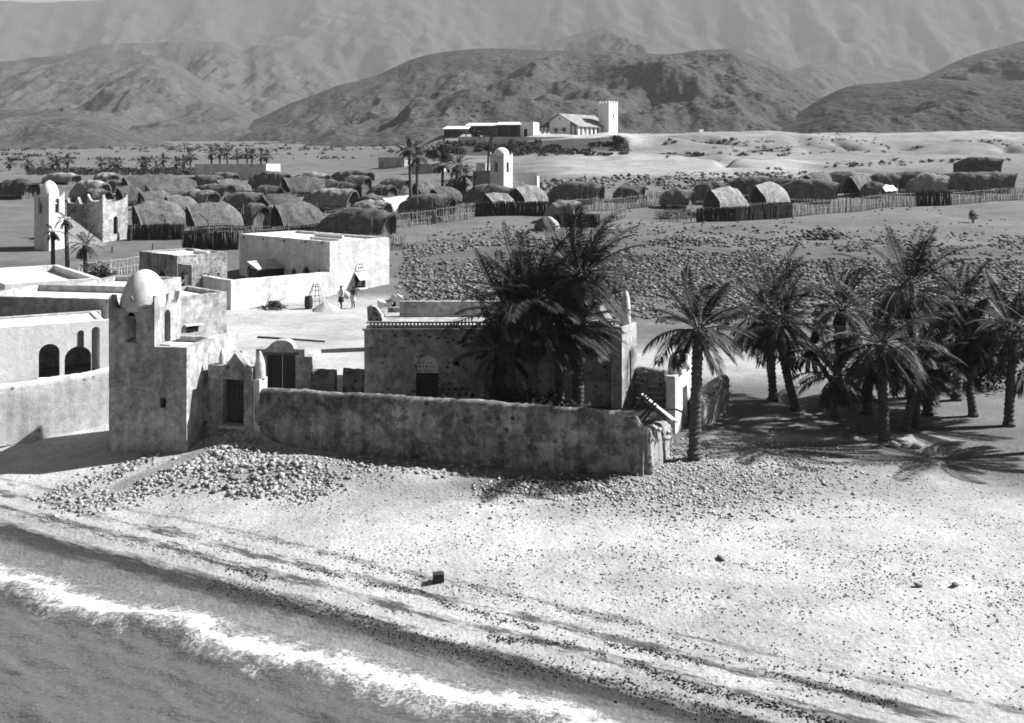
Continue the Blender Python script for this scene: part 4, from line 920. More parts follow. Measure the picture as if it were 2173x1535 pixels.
def mission(label, px0, px1, ytop, D, open_front=True, posts=4, d=5.0):
    Oc = corner(px1, D); Oc[2] = CAMZ + (HYP - 289) / FPX * D; thm = rad(8); Uf, Ur = U_front(thm), U_right(thm)
    rr = thing('mission_building', Oc, label, 'building'); W = uv(Oc, Uf, px0)[0]; hh = uv(Oc, Uf, px1, ytop)[1]
    m = MB(); Q = [Oc + np.append(Uf * a + Ur * b, c) for a, b, c in ((-0.3, -0.7, hh - 0.65), (W + 0.3, -0.7, hh - 0.65), (W + 0.3, d + 0.3, hh + 0.25), (-0.3, d + 0.3, hh + 0.25))]; m.add(Q + [p + np.array([0, 0, 0.2]) for p in Q], [(0, 3, 2, 1), (4, 5, 6, 7), (0, 1, 5, 4), (1, 2, 6, 5), (2, 3, 7, 6), (3, 0, 4, 7)]); m.build('roof', M['lime'], rr)
    m = MB(); m.box(Oc, Uf, Ur, W, 0.25, hh - 0.226 + 0.5, 0, d - 0.3, -0.5); m.build('rear_wall', M['render_pit'], rr)
    for k in range(posts):
        m = MB(); m.box(Oc, Uf, Ur, 0.25, 0.25, hh - 0.60 + 0.5, k * (W - 0.25) / (posts - 1), 0, -0.5); m.build('post', M['wood'], rr)
    m = MB(); m.box(Oc, Uf, Ur, 0.2, d - 0.7, hh - 0.60 + 0.5, W - 0.25, 0.3, -0.5); m.build('side_wall', M['stick_dark'], rr)
    if not open_front:
        m = MB(); m.box(Oc, Uf, Ur, W * 0.45, 0.2, hh - 0.55 + 0.5, W * 0.5, 1.0, -0.5); m.build('screen_wall', M['wood_dark'], rr)
    return rr
mission('low open shed with pale flat roof, leftmost building on the terrace', 942, 990, 270, 268, posts=4)
mission('wide open shed with pale roof in the middle of the terrace buildings', 990, 1056, 263, 272, posts=5)
mission('dark verandah building with flat roof next to the white block on the terrace', 1054, 1104, 261, 270, False, posts=3)
O = corner(1132, 270); O[2] = CAMZ + (HYP - 290) / FPX * 270
r = thing('mission_house', O, 'white flat block with one dark doorway on the terrace beside the church', 'house'); th = rad(14)
house(r, O, th, uv(O, U_front(th), 1104)[0], uv(O, U_right(th), 1144)[0], uv(O, U_front(th), 1120, 259)[1], (M['lime'], M['lime']), fh=[rect(uv(O, U_front(th), 1119)[0], uv(O, U_front(th), 1112)[0], 0.0, 2.1)], par=0.2)
P0, P1 = grd(975, 300), grd(1322, 298)
tw = MB(); a = at(972, 303, 262); b = at(1325, 300, 266)
d_ = (b - a)[:2]; ln = np.linalg.norm(d_); d_ /= ln
tw.box((a[0], a[1], 14.5), d_, (-d_[1], d_[0]), ln, 0.5, CAMZ + (HYP - 291) / FPX * 264 - 14.5); o = tw.build('terrace_wall', M['lime_old']); tag(o, 'long pale retaining wall along the edge of the church terrace', 'wall')

# ---- gate post and rough stone wall on the palm side of the courtyard
CR = wall_pt(1366)
A = CR + np.array([0.05, 0.25, 0]); B = corner(1412, 39.2, 0.0)
soft_wall('side_wall', [A, B], [1.75, 1.15], 0.5, M['coral'], label='sunlit rough coral wall turning back from the beach wall corner', seed=41, nseg=24, bow=0.08)
O = corner(1433, 41.5, 0.0); th = rad(26); Uf, Ur = U_front(th), U_right(th); qr = lambda px, py: uv(O, Ur, px, py)
r = thing('gate_post', O, 'white gate block with narrow doorway and rounded pinnacle beside the lone palm', 'gate')
w = uv(O, Uf, 1413)[0]; d = qr(1470, 0)[0]; h = qr(1450, 788)[1]
house(r, O, th, w, d, h, (M['lime_old'], M['lime_old']), rh=[rect(qr(1449, 0)[0], qr(1458, 0)[0], -0.3, qr(1454, 820)[1])], par=0.02, t=0.2)
c = O + np.append(Uf * w * 0.5 + Ur * d * 0.25, h - 0.05); m = MB(); m.lathe(c, [(0.30, 0), (0.31, 0.35), (0.26, 0.68), (0.12, 0.9), (0.02, 0.96)], 14); m.build('pinnacle', M['lime_old'], r, smooth=True)
c = O + np.append(Uf * w * 0.5 + Ur * d * 0.7, h - 0.05); m = MB(); m.lathe(c, [(0.30, 0), (0.31, 0.35), (0.26, 0.68), (0.12, 0.9), (0.02, 0.96)], 14); m.build('pinnacle', M['lime'], r, smooth=True)
A = corner(1476, 42.6, 0.0); B = corner(1535, 45.2, 0.0)
soft_wall('stone_wall', [A, B], [1.35, 1.75], 0.6, M['coral'], label='rough stone wall end sloping down behind the lone palm', seed=43, nseg=24, bow=0.1)
A = corner(1353, 47.0, 0.0); B = corner(1416, 46.0, 0.0)
soft_wall('rear_wall', [A, B], [1.75, 1.7], 0.5, M['coral'], label='dark rubble wall between the masonry house turret and the gate post', seed=47, nseg=24, bow=0.1)
# ------------------------------------------------------------------ thatched huts
GH = 'thatched mat huts of the village'
def hut(px0, px1, ytop, ybase, side, label, mat='thatch', phi=24, hmul=1.0, poles=2, screen=True, wid=3.3):
    pm = (px0 + px1) / 2; g = grd(pm, ybase - 2); D = g[1]
    Wm = (px1 - px0) * D / FPX; hm = max(1.5, (ybase - ytop) * D / FPX) * hmul; hm = min(hm * (1.15 if px0 > 1400 else 1.0), 3.5); Wm *= 1.06
    ph = rad(phi); wd = min(wid, Wm * 0.75)
    ax = {'R': np.array([math.cos(ph), -math.sin(ph)]), 'L': np.array([-math.cos(ph), -math.sin(ph)])}[side]
    Ls = max(wd * 0.9, (Wm - wd * abs(ax[1])) / abs(ax[0]))
    c = np.array([g[0], g[1] + wd * 0.5, tz(g[0], g[1] + wd * 0.5)]); c[2] = (c[2] + g[2]) / 2
    sd = np.array([-ax[1], ax[0]])
    r = thing('thatched_hut', c, label, 'hut', GH)
    rs = random.Random(int(px0 * 7 + ytop)); seed = int(px0 + ytop * 3) % 977
    ns, na = 26, 28; ze = hm * 0.20; V = []; b0 = wd / 2
    TN, JJ = np.meshgrid(np.linspace(-1, 1, ns + 1), np.arange(na + 1), indexing='ij'); al = math.pi * JJ / na; ca, sa = np.cos(al), np.clip(np.sin(al), 0, 1)
    pk = rs.uniform(0.45, 0.8) if side == 'L' else rs.uniform(0.0, 0.25); sag = rs.uniform(0.0, 0.10); bk = rs.uniform(0.35, 0.6); cut = rs.uniform(0.1, 0.35); COMB = []
    for inner in (0, 1):
        back = np.maximum(0, -TN); fr = np.maximum(0, TN)
        kz = (1 - bk * back ** 2.2) * (1 - (0.10 + sag) * fr ** 2.2); kb = (1 - 0.45 * back ** 3.0) * (1 - 0.05 * fr ** 2)
        x = TN * Ls / 2 + 0.30 * fr ** 3 * sa ** 1.5 - cut * fr ** 2 * np.abs(ca)
        zf = (1 - pk) * sa ** 0.92 + pk * (1 - np.abs(ca) ** 1.25)
        y = b0 * kb * np.abs(ca) ** 0.86 * np.sign(ca); z = ze * (0.55 + 0.45 * kz) + (hm - ze) * kz * zf
        off = 0.12 * inner
        y = y * (1 - off / b0); z = z - off * (0.4 + 0.6 * sa)
        lay_ = 0.07 * (1 - ((np.minimum(al, math.pi - al) / math.pi * 13.0 + 0.5 * vn(x * 0.9, al * 0 + 1, seed + 4)) % 1.0)) * (1 - inner)
        nz = (vn(x * 1.1 + seed, al * 1.8, seed) - 0.5) * 0.36 + (vn(x * 4 + seed, al * 6, seed + 1) - 0.5) * 0.16 + (vn(x * 11, al * 15, seed + 2) - 0.5) * 0.09 + lay_
        z = z + nz * (0.35 + 0.65 * sa); y = y + nz * 0.5 * ca
        V.extend(np.stack([c[0] + ax[0] * x + sd[0] * y, c[1] + ax[1] * x + sd[1] * y, c[2] + z], -1).reshape(-1, 3).tolist())
        COMB.append(np.stack([x + seed, al * b0, al * 0 + seed], -1).reshape(-1, 3))
    K = (ns + 1) * (na + 1); Fc = []
    I = lambda k, i, j: k * K + i * (na + 1) + j
    for i in range(ns):
        for j in range(na):
            Fc.append((I(0, i, j), I(0, i + 1, j), I(0, i + 1, j + 1), I(0, i, j + 1))); Fc.append((I(1, i, j), I(1, i, j + 1), I(1, i + 1, j + 1), I(1, i + 1, j)))
    for i in range(ns):
        for j in (0, na): Fc.append((I(0, i, j), I(1, i, j), I(1, i + 1, j), I(0, i + 1, j)))
    for j in range(na):
        for i in (0, ns): Fc.append((I(0, i, j), I(0, i, j + 1), I(1, i, j + 1), I(1, i, j)))
    # straw ends sticking out of eaves, rim and back
    def straw(p, d, L):
        p = np.array(p); d = np.array(d); d = d / (np.linalg.norm(d) + 1e-6); s_ = np.cross(d, [0.3, 0.5, 0.8]); s_ /= np.linalg.norm(s_) + 1e-6
        n = len(V); V.extend([tuple(p - s_ * 0.02), tuple(p + s_ * 0.02), tuple(p + d * L)]); Fc.append((n, n + 1, n + 2))
    A3 = np.append(ax, 0); S3 = np.append(sd, 0)
    for q in range(420):
        k = rs.random(); i = rs.randint(0, ns); j = rs.randint(0, na); p = V[I(0, i, j)]; rv = np.array([rs.uniform(-1, 1) for _ in range(3)])
        if k < 0.35: j = rs.choice((0, na)); p = V[I(0, i, j)]; straw(p, S3 * (1 if j == 0 else -1) * 0.4 + np.array([0, 0, -0.8]) + rv * 0.4, rs.uniform(0.2, 0.5))
        elif k < 0.6: p = V[I(0, ns, j)]; straw(p, A3 + np.array([0, 0, -0.25]) + rv * 0.5, rs.uniform(0.1, 0.3))
        elif k < 0.7: p = V[I(0, 0, j)]; straw(p, -A3 + np.array([0, 0, -0.4]) + rv * 0.5, rs.uniform(0.1, 0.3))
        else: straw(p, np.array([0, 0, 0.35]) + rv * 0.8, rs.uniform(0.1, 0.24))
    ro = mk('roof', V, Fc, M[mat], r, smooth=True); CB = np.concatenate(COMB + [np.tile(COMB[0][:1], (len(V) - 2 * len(COMB[0]), 1))]); CB[2 * len(COMB[0]):, :2] += np.repeat(np.random.default_rng(seed).uniform(0, 9, ((len(V) - 2 * len(COMB[0])) // 3, 2)), 3, axis=0)
    ca_ = ro.data.attributes.new('comb', 'FLOAT_VECTOR', 'POINT'); ca_.data.foreach_set('vector', CB.astype(np.float32).ravel())
    # brushwood skirt below the mats: front-facing side, far side and back
    def sticks(name, pts, top, m_='stick_dark', rad_=0.035):
        m = MB()
        for (x, y), tp in zip(pts, top):
            j = [rs.uniform(-0.05, 0.05) for _ in range(4)]; bz = tz(x, y) - 0.15
            m.tube([(x, y, bz), (x + j[0], y + j[1], (bz + tp) / 2), (x + j[2], y + j[3], tp + rs.uniform(-0.08, 0.08))], [rad_, rad_ * 0.9, rad_ * 0.7], 4)
        m.build(name, M[m_], r)
    for sgn in (1, -1):
        n = int(Ls * 0.86 / 0.13); pts = []; top = []
        for k in range(n):
            x = -Ls * 0.43 + k * Ls * 0.86 / n; tn = 2 * x / Ls; back = max(0, -tn)
            y = sgn * b0 * 0.86 * (1 - 0.42 * back ** 3.2); pts.append((c[0] + ax[0] * x + sd[0] * y, c[1] + ax[1] * x + sd[1] * y)); top.append(c[2] + ze * 1.05)
        sticks('side_wall', pts, top)
    pts = []; top = []
    for k in range(int(wd * 0.5 / 0.12)):
        y = -wd * 0.25 + k * 0.12; x = -Ls * 0.43; pts.append((c[0] + ax[0] * x + sd[0] * y, c[1] + ax[1] * x + sd[1] * y)); top.append(c[2] + hm * 0.55)
    sticks('end_wall', pts, top)
    if screen and side == 'R':
        pts = []; top = []; x = Ls * 0.40
        for k in range(int(wd * 0.9 / 0.12)):
            y = -wd * 0.45 + k * 0.12; a = math.sqrt(max(0.02, 1 - (2 * y / wd) ** 2)); pts.append((c[0] + ax[0] * x + sd[0] * y, c[1] + ax[1] * x + sd[1] * y)); top.append(c[2] + hm * min(0.62, a * 0.85))
        sticks('screen', pts, top, 'stick')
    for k in range(poles):
        x = rs.uniform(-0.45, 0.45) * Ls; y = -(b0 + 0.1) * (1 if sd[1] > 0 else -1); bx, by = c[0] + ax[0] * x + sd[0] * y, c[1] + ax[1] * x + sd[1] * y
        m = MB(); hh = hm * rs.uniform(0.6, 1.02); m.tube([(bx, by, tz(bx, by) - 0.1), (bx + rs.uniform(-0.15, 0.15), by + 0.1, c[2] + hh * 0.5), (bx + rs.uniform(-0.3, 0.3), by + 0.25, c[2] + hh)], [0.04, 0.035, 0.025], 5); m.build('pole', M['stick'], r)
    return r
HUTS = [
 (76, 166, 371, 394, 'R', 'long pale hut farthest back at the left edge', 'thatch_pale'),
 (185, 248, 369, 391, 'R', 'low pale hut in the back row, second from the left edge', 'thatch_pale'),
 (-40, 80, 384, 425, 'R', 'dark hut at the left margin behind the domed tower', 'thatch'),
 (132, 228, 385, 432, 'R', 'broad pale-topped hut directly behind the horned mosque hall', 'thatch_pale'),
 (215, 262, 383, 412, 'R', 'small hut wedged behind the broad pale-topped hut', 'thatch'),
 (236, 304, 397, 440, 'L', 'dark hut just right of the horned mosque tower top', 'thatch'),
 (266, 402, 374, 416, 'L', 'widest grey roof in the back rows with a dark gable on its left', 'thatch'),
 (306, 412, 391, 424, 'L', 'grey sloping roof below the widest back-row roof', 'thatch'),
 (388, 472, 374, 404, 'R', 'pointed hut roof left of the long white building front', 'thatch'),
 (398, 494, 394, 424, 'R', 'mid-row hut with small dark opening facing right under the pointed roof', 'thatch'),
 (428, 506, 369, 394, 'R', 'low hut right in front of the long white building', 'thatch'),
 (514, 616, 365, 409, 'R', 'large barrel hut with poles leaning on its side, below the long white building end', 'thatch'),
 (610, 700, 369, 397, 'R', 'long pale-crested hut in the back row right of the long white building', 'thatch_pale'),
 (594, 688, 377, 420, 'L', 'hut with tall dark doorway on its left, in front of the pale-crested one', 'thatch'),
 (284, 362, 407, 448, 'L', 'small steep hut behind the front-left gabled hut', 'thatch'),
 (354, 462, 407, 446, 'R', 'barrel hut with dark opening facing right in the middle of the left cluster', 'thatch_pale'),
 (458, 562, 411, 452, 'R', 'rounded hut with ragged thatch right of the barrel hut in the left cluster', 'thatch'),
 (274, 388, 427, 494, 'L', 'large front-row hut nearest the horned tower, dark gable on its left', 'thatch'),
 (388, 508, 431, 497, 'L', 'large front-row gabled hut above the dark mat fence', 'thatch'),
 (488, 566, 434, 490, 'R', 'front-row hut with two round dark openings between the gabled huts', 'thatch'),
 (572, 692, 429, 495, 'L', 'front-row hut with black gable mouth behind the white house roof', 'thatch'),
 (628, 758, 403, 452, 'R', 'smooth long barrel hut in the middle rows, opening right', 'thatch_pale'),
 (668, 764, 391, 434, 'R', 'dark round-topped hut behind the smooth long barrel hut', 'thatch'),
 (690, 792, 365, 391, 'R', 'low flat hut farthest back between the long building and the tall palms', 'thatch'),
 (708, 788, 375, 415, 'R', 'hut with a wide arched mouth facing the viewer, back row centre', 'thatch'),
 (796, 872, 379, 412, 'R', 'low hut behind a pale stick fence left of the tall twin palms', 'thatch_pale'),
 (658, 838, 447, 512, 'R', 'biggest nearest hut with arched stick-walled end, just above the white house', 'thatch'),
 (728, 828, 429, 472, 'R', 'striped-thatch hut right behind the biggest nearest hut', 'thatch_pale'),
 (738, 834, 417, 456, 'R', 'dark hut beside the white draped cloth', 'thatch'),
 (836, 968, 416, 470, 'R', 'dark-sided barrel hut inside the curved stick fence', 'thatch'),
 (908, 988, 399, 440, 'L', 'rounded hut behind the barrel hut in the curved fence', 'thatch'),
 (978, 1092, 394, 442, 'R', 'wide hut at the foot of the village mosque tower', 'thatch'),
 (1082, 1170, 396, 440, 'L', 'hut with big dark mouth on its left, right of the mosque tower', 'thatch_pale'),
 (1160, 1284, 389, 436, 'R', 'dark barrel hut with upright poles along its side, centre right', 'thatch'),
 (1152, 1238, 431, 478, 'R', 'low front hut roof peeping over a dark square fence', 'thatch_pale'),
 (1468, 1552, 391, 438, 'R', 'rear dark hut at the left end of the right-hand cluster', 'thatch'),
 (1496, 1602, 402, 455, 'L', 'front hut of the right-hand cluster with mouth turned left', 'thatch_pale'),
 (1588, 1698, 392, 444, 'L', 'smooth pale arch-fronted hut in the right-hand cluster', 'thatch_pale'),
 (1658, 1784, 377, 434, 'R', 'dark long hut with pale crest in the right-hand cluster', 'thatch'),
 (1732, 1852, 361, 412, 'R', 'high grey hut at the back of the right-hand cluster, end opening at its top right', 'thatch_pale'),
 (1878, 1992, 357, 412, 'R', 'pale-crested hut left of the rightmost big dark hut', 'thatch'),
 (1988, 2104, 359, 414, 'R', 'rightmost big dark barrel hut behind the fence', 'thatch'),
 (2036, 2130, 342, 374, 'R', 'hut farthest back at the right edge', 'thatch'),
 (1828, 1886, 394, 424, 'R', 'small low lean-to hut next to a white sheet in the right-hand cluster', 'thatch'),
 (150, 232, 404, 446, 'R', 'dark hut half hidden behind the horned tower horns', 'thatch'),
 (300, 372, 380, 408, 'R', 'small hut in the second row under the far palms', 'thatch'),
 (340, 420, 418, 458, 'L', 'dark hut wedged between the two front gabled huts, one row back', 'thatch'),
 (452, 530, 384, 414, 'L', 'hut behind the ragged rounded hut, below the long white building', 'thatch'),
 (520, 600, 398, 436, 'R', 'hut in front of the barrel hut with leaning poles', 'thatch'),
 (548, 640, 414, 456, 'L', 'peaked hut left of the smooth long barrel hut', 'thatch'),
 (640, 720, 384, 414, 'R', 'dark hut between the pale-crested hut and the wide-mouthed hut', 'thatch'),
 (548, 600, 440, 488, 'R', 'small ragged hut left of the black gable mouth hut', 'thatch_pale'),
 (770, 840, 395, 430, 'R', 'hut behind the white draped cloth', 'thatch'),
 (870, 930, 388, 424, 'L', 'dark hut at the foot of the tall twin palms', 'thatch'),
 (1020, 1100, 412, 450, 'L', 'ragged hut peeping over the long black brush fence', 'thatch_pale'),
 (1540, 1640, 384, 424, 'R', 'hut behind the two pale arches of the right-hand cluster', 'thatch'),
 (1790, 1880, 376, 418, 'L', 'grey hut between the high grey hut and the pale-crested right hut', 'thatch'),
 (1606, 1690, 384, 428, 'R', 'dark hut filling the gap behind the smooth pale arch hut', 'thatch'),
 (1700, 1800, 372, 414, 'L', 'dark peaked hut behind the long hut with pale crest', 'thatch'),
 (1840, 1920, 370, 416, 'R', 'dark hut behind the white sheet of the right-hand cluster', 'thatch'),
 (2060, 2160, 362, 412, 'R', 'dark hut cut by the right edge behind the pale fence', 'thatch'),
 (1400, 1480, 404, 446, 'R', 'low dark hut behind the brushwood heap', 'thatch'),
 (1300, 1372, 396, 432, 'R', 'dark hut behind the tall ragged fence end', 'thatch'),
 (1930, 2020, 372, 418, 'R', 'hut squeezed before the rightmost big dark hut', 'thatch_pale'),
]
for i, hrec in enumerate(HUTS):
    hut(*hrec, phi=(26 if hrec[4] == 'R' else 40) + (i * 7) % 9 - 4, poles=5 if 'poles' in hrec[5] else 2 if i % 3 else 1)

# small tent-like hut of hides and cloth standing alone
g = grd(1160, 488); r = thing('dome_tent', g, 'small lone dome tent of hides and pale cloth on the open ground', 'tent')
V, Fc = [], []; rr_ = 27 * g[1] / FPX; hh = 29 * g[1] / FPX
for half, mt, a0, a1 in (('dark_cover', 'thatch', math.pi * 0.62, math.pi * 1.72), ('pale_cover', 'cloth', -0.28 * math.pi, math.pi * 0.62)):
    V = []; Fc = []; n = 16
    for j in range(7):
        e = (j / 6) * math.pi / 2
        for k in range(n + 1):
            a = a0 + (a1 - a0) * k / n; q = 1 + 0.08 * math.sin(a * 7 + j); V.append((g[0] + rr_ * math.cos(e) ** 0.9 * math.cos(a) * q, g[1] + rr_ * math.cos(e) ** 0.9 * math.sin(a) * q, g[2] - 0.05 + hh * math.sin(e) * (1 + 0.03 * math.sin(a * 5))))
    for j in range(6):
        for k in range(n): Fc.append((j * (n + 1) + k, j * (n + 1) + k + 1, (j + 1) * (n + 1) + k + 1, (j + 1) * (n + 1) + k))
    mk(half, V, Fc, M['thatch'] if mt == 'thatch' else plain('pale_tent_cloth', 0.34, 0.3, 4), r, smooth=True)
m = MB(); m.tube([g + np.array([0.1, -0.2, hh * 0.7]), g + np.array([-0.2, -rr_ * 1.05, 0])], 0.03, 5); m.build('pole', M['stick'], r)

# white cloths spread over huts
def cloth(label, quad_px, D, seed):
    P = [at(x, y, D + dd) for x, y, dd in quad_px]; n = 10; V = []
    for i in range(n + 1):
        for j in range(n + 1):
            a, b = i / n, j / n; p = P[0] * (1 - a) * (1 - b) + P[1] * a * (1 - b) + P[2] * a * b + P[3] * (1 - a) * b
            V.append(p + np.array([0, 0, 0.14 * (float(vn(a * 4, b * 4, seed)) - 0.5) - 0.25 * math.sin(math.pi * a) * math.sin(math.pi * b)]))
    k = n + 1; Fc = np.array([(i * k + j, (i + 1) * k + j, (i + 1) * k + j + 1, i * k + j + 1) for i in range(n) for j in range(n)])
    V = np.array(V); nV = len(V); V2 = np.concatenate([V, V - np.array([0, 0, 0.03])]); F2 = np.concatenate([Fc, Fc[:, ::-1] + nV])
    o = mk('cloth_sheet', V2, F2, M['cloth'], smooth=True); tag(o, label, 'cloth')
cloth('white cloth draped between two huts in the centre of the village', [(812, 421, 0.5), (868, 414, 2.5), (852, 434, 0.6), (838, 448, -0.6)], grd(835, 458)[1], 3)
cloth('white sheet spread by the small lean-to hut in the right-hand cluster', [(1868, 392, 0), (1895, 393, 1.5), (1906, 404, 1.2), (1880, 407, -0.5)], grd(1885, 421)[1], 5)

# ------------------------------------------------------------------ stick fences
STK = []
for k in range(6):
    m = MB(); rs = random.Random(k); pts = [(0, 0, 0)]
    for z in (0.35, 0.7, 1.0): pts.append((rs.uniform(-0.05, 0.05), rs.uniform(-0.05, 0.05), z))
    m.tube(pts, [0.05, 0.046, 0.04, 0.022], 5); STK.append((m.v, m.f))
SM = {}
def stake_mesh(k, mat):
    key = (k, mat)
    if key not in SM:
        me = mesh_np('stake', STK[k][0], STK[k][1]); me.materials.append(M[mat]); SM[key] = me
    return SM[key]
def fence(label, line, hpx, mat='stick', gap=0.17, rails=2, brush=False, name='stick_fence'):
    """line: plate positions of the foot of the fence"""
    P = [grd(*q) for q in line]; P2 = []
    r = thing(name, P[0], label, 'fence'); base = ORG[r.name]
    rs = random.Random(len(label) * 13 + int(line[0][0]))
    tot = 0
    for a, b in zip(P[:-1], P[1:]):
        L = np.linalg.norm((b - a)[:2]); n = max(3, int(L / gap)); hh = hpx * (a[1] + b[1]) / 2 / FPX
        if brush:
            m = MB(); k = int(L / 0.055)
            for i in range(k):
                f = (i + rs.random()) / k; p = a + (b - a) * f; z = tz(p[0], p[1]); jx, jy = rs.uniform(-0.12, 0.12), rs.uniform(-0.1, 0.1); q = rs.uniform(0.82, 1.05) * hh
                m.tube([(p[0], p[1] + jy, z - 0.1), (p[0] + jx, p[1] + jy, z + q)], [0.06, 0.045], 4)
            o = m.build('brushwood', M['stick_dark' if mat == 'stick_dark' else mat], r); o['kind'] = 'stuff'
            n = max(3, int(L / 0.9))
        for i in range(n):
            f = (i + rs.uniform(-0.3, 0.3)) / max(1, n - 1); f = min(1, max(0, f)); p = a + (b - a) * f; z = tz(p[0], p[1])
            o = link('stake', stake_mesh(rs.randint(0, 5), mat), None, r); o.location = (p[0] - base[0], p[1] - base[1] + rs.uniform(-0.05, 0.05) - (0.12 if brush else 0), z - 0.15 - base[2])
            o.scale = (rs.uniform(0.8, 1.35),) * 2 + (hh * rs.uniform(0.88, 1.14) + 0.15,); o.rotation_euler = (rs.uniform(-0.06, 0.06), rs.uniform(-0.08, 0.08), rs.uniform(0, 6.28)); tot += 1
        for q in range(rails):
            m = MB(); zz = hh * (0.92 - 0.5 * q); pts = []
            for i in range(9):
                p = a + (b - a) * i / 8; pts.append((p[0], p[1] - 0.08, tz(p[0], p[1]) + zz + rs.uniform(-0.05, 0.05)))
            m.tube(pts, 0.035, 5); m.build('rail', M[mat], r)
    return r
fence('pale stick fence running right from the biggest nearest hut', [(834, 484), (885, 479), (925, 474)], 30)
fence('curved pale stick fence around the dark-sided barrel hut', [(925, 475), (948, 473), (968, 470), (1006, 465)], 33)
fence('short pale stick fence behind the right corner of the white house', [(776, 533), (826, 532), (862, 530)], 34)
fence('dark brush fence at the foot of the horned tower huts', [(272, 509), (390, 509)], 33, 'stick_dark', brush=True, name='brush_fence')
fence('tall dark mat fence left of the white house', [(389, 531), (506, 530)], 40, 'stick_dark', brush=True, name='brush_fence')
fence('pale mat screen along the front of the gabled huts', [(440, 500), (520, 498), (602, 497)], 17, 'stick', 0.2)
fence('long black brush fence below the mosque tower huts', [(1006, 460), (1032, 459), (1172, 459)], 31, 'stick_dark', brush=True, name='brush_fence')
fence('black brush enclosure in front of the low front hut', [(1172, 482), (1272, 483)], 29, 'stick_dark', brush=True, name='brush_fence')
fence('pale stick fence sloping up from the black enclosure', [(1200, 452), (1290, 449), (1372, 440)], 28)
fence('tall ragged stick fence end left of the open gap', [(1372, 441), (1416, 432)], 30)
fence('tangled short stick pen at the corner of the black enclosure', [(1274, 478), (1300, 470), (1326, 464)], 24, 'stick')
fence('dark brush fence at the left front of the right-hand cluster', [(1478, 472), (1560, 470), (1682, 462)], 30, 'stick_dark', brush=True, name='brush_fence')
fence('long pale stick fence along the front of the right-hand cluster', [(1682, 462), (1790, 452), (1886, 441)], 30, gap=0.2)
fence('short stick fence below the pale-crested right hut', [(1886, 441), (1942, 438)], 30)
fence('dark mat fence below the rightmost big dark hut', [(1944, 439), (2020, 436)], 33, 'stick_dark', brush=True, name='brush_fence')
fence('pale stick fence reaching the right edge', [(2022, 436), (2110, 428), (2180, 424)], 28, gap=0.2)
fence('pale fence in front of the low hut near the tall twin palms', [(798, 420), (862, 419)], 18, gap=0.22)
fence('thin fence below the large barrel hut with leaning poles', [(520, 416), (592, 415)], 14, 'stick', 0.25)
fence('pale fence under the wide-mouthed back-row hut', [(742, 422), (800, 420)], 16, gap=0.25)
fence('tall upright plank fence left of the flat house', [(168, 592), (232, 586), (296, 576)], 34, 'wood_pale', gap=0.22)
fence('low pale plank fence under the dead-leaved palms at the left', [(60, 590), (100, 592), (168, 592)], 22, 'wood_pale', gap=0.24)

fence('ragged stick screen between the second and third hut rows at the left', [(280, 444), (360, 442), (420, 440)], 16, 'stick', 0.25)
fence('low brush screen before the two round-opening hut', [(470, 470), (560, 468)], 16, 'stick_dark', brush=True, name='brush_fence')
fence('stick fence behind the biggest nearest hut', [(690, 462), (760, 458)], 14, 'stick', 0.25)
fence('grey stick fence between the barrel hut and the mosque-foot hut', [(968, 452), (1010, 448)], 18, 'stick', 0.22)
fence('thin fence in front of the low back-row huts at the left', [(90, 402), (180, 401), (250, 400)], 9, 'stick', 0.35)
fence('stick pen in the gap at the left end of the right-hand cluster', [(1396, 470), (1440, 470), (1480, 471)], 22, 'stick', 0.28)
# bare poles standing about between the huts
GP_ = 'bare poles standing between the huts'
for k, (px, py, hp) in enumerate([(300, 452, 30), (352, 470, 34), (470, 448, 26), (533, 462, 32), (563, 446, 24), (610, 438, 26), (645, 470, 34), (702, 446, 28), (776, 464, 36), (818, 476, 30), (905, 446, 26), (960, 452, 30), (1048, 440, 24), (1120, 446, 26), (1190, 442, 24), (1330, 444, 22), (1560, 452, 24), (1720, 446, 26), (1796, 438, 24), (1860, 430, 26), (1985, 428, 22), (250, 424, 20), (420, 424, 20), (745, 416, 18), (1205, 408, 38), (1245, 404, 34)]):
    g = grd(px, py); h_ = hp * g[1] / FPX; m = MB(); m.tube([g - np.array([0, 0, 0.2]), g + np.array([random.uniform(-0.1, 0.1), 0, h_ * 0.5]), g + np.array([random.uniform(-0.3, 0.3), 0, h_])], [0.05, 0.045, 0.025], 5)
    o = m.build('pole', M['stick']); tag(o, 'thin bare pole standing upright among the thatched huts', 'pole', GP_)

# brushwood heap in the gap between the fences
def heap(name, label, px, py, sx, sy, sz, n, mat, seed, L=(0.6, 1.6)):
    g = grd(px, py); rs = random.Random(seed); m = MB()
    for k in range(n):
        a = rs.uniform(0, 6.28); q = rs.random() ** 0.5; x = g[0] + sx * q * math.cos(a); y = g[1] + sy * q * math.sin(a); z = tz(x, y) + rs.random() * sz * (1 - q * 0.7)
        d = np.array([rs.uniform(-1, 1), rs.uniform(-0.8, 0.8), rs.uniform(-0.15, 0.55)]); d /= np.linalg.norm(d); l = rs.uniform(*L)
        m.tube([(x, y, z), tuple(np.array([x, y, z]) + d * l * 0.5 + np.array([0, 0, 0.05])), tuple(np.array([x, y, z]) + d * l)], [0.035, 0.03, 0.015], 4)
    o = m.build(name, M[mat], None); tag(o, label, 'brushwood'); return o
heap('brushwood_heap', 'tangled brushwood heap in the gap between the two hut clusters', 1436, 464, 2.6, 1.2, 1.6, 190, 'stick_dark', 3)
heap('brushwood_heap', 'pale heap of timber and rubbish right of the black enclosure', 1295, 488, 1.5, 0.7, 0.5, 60, 'wood_pale', 5, (0.4, 1.2))
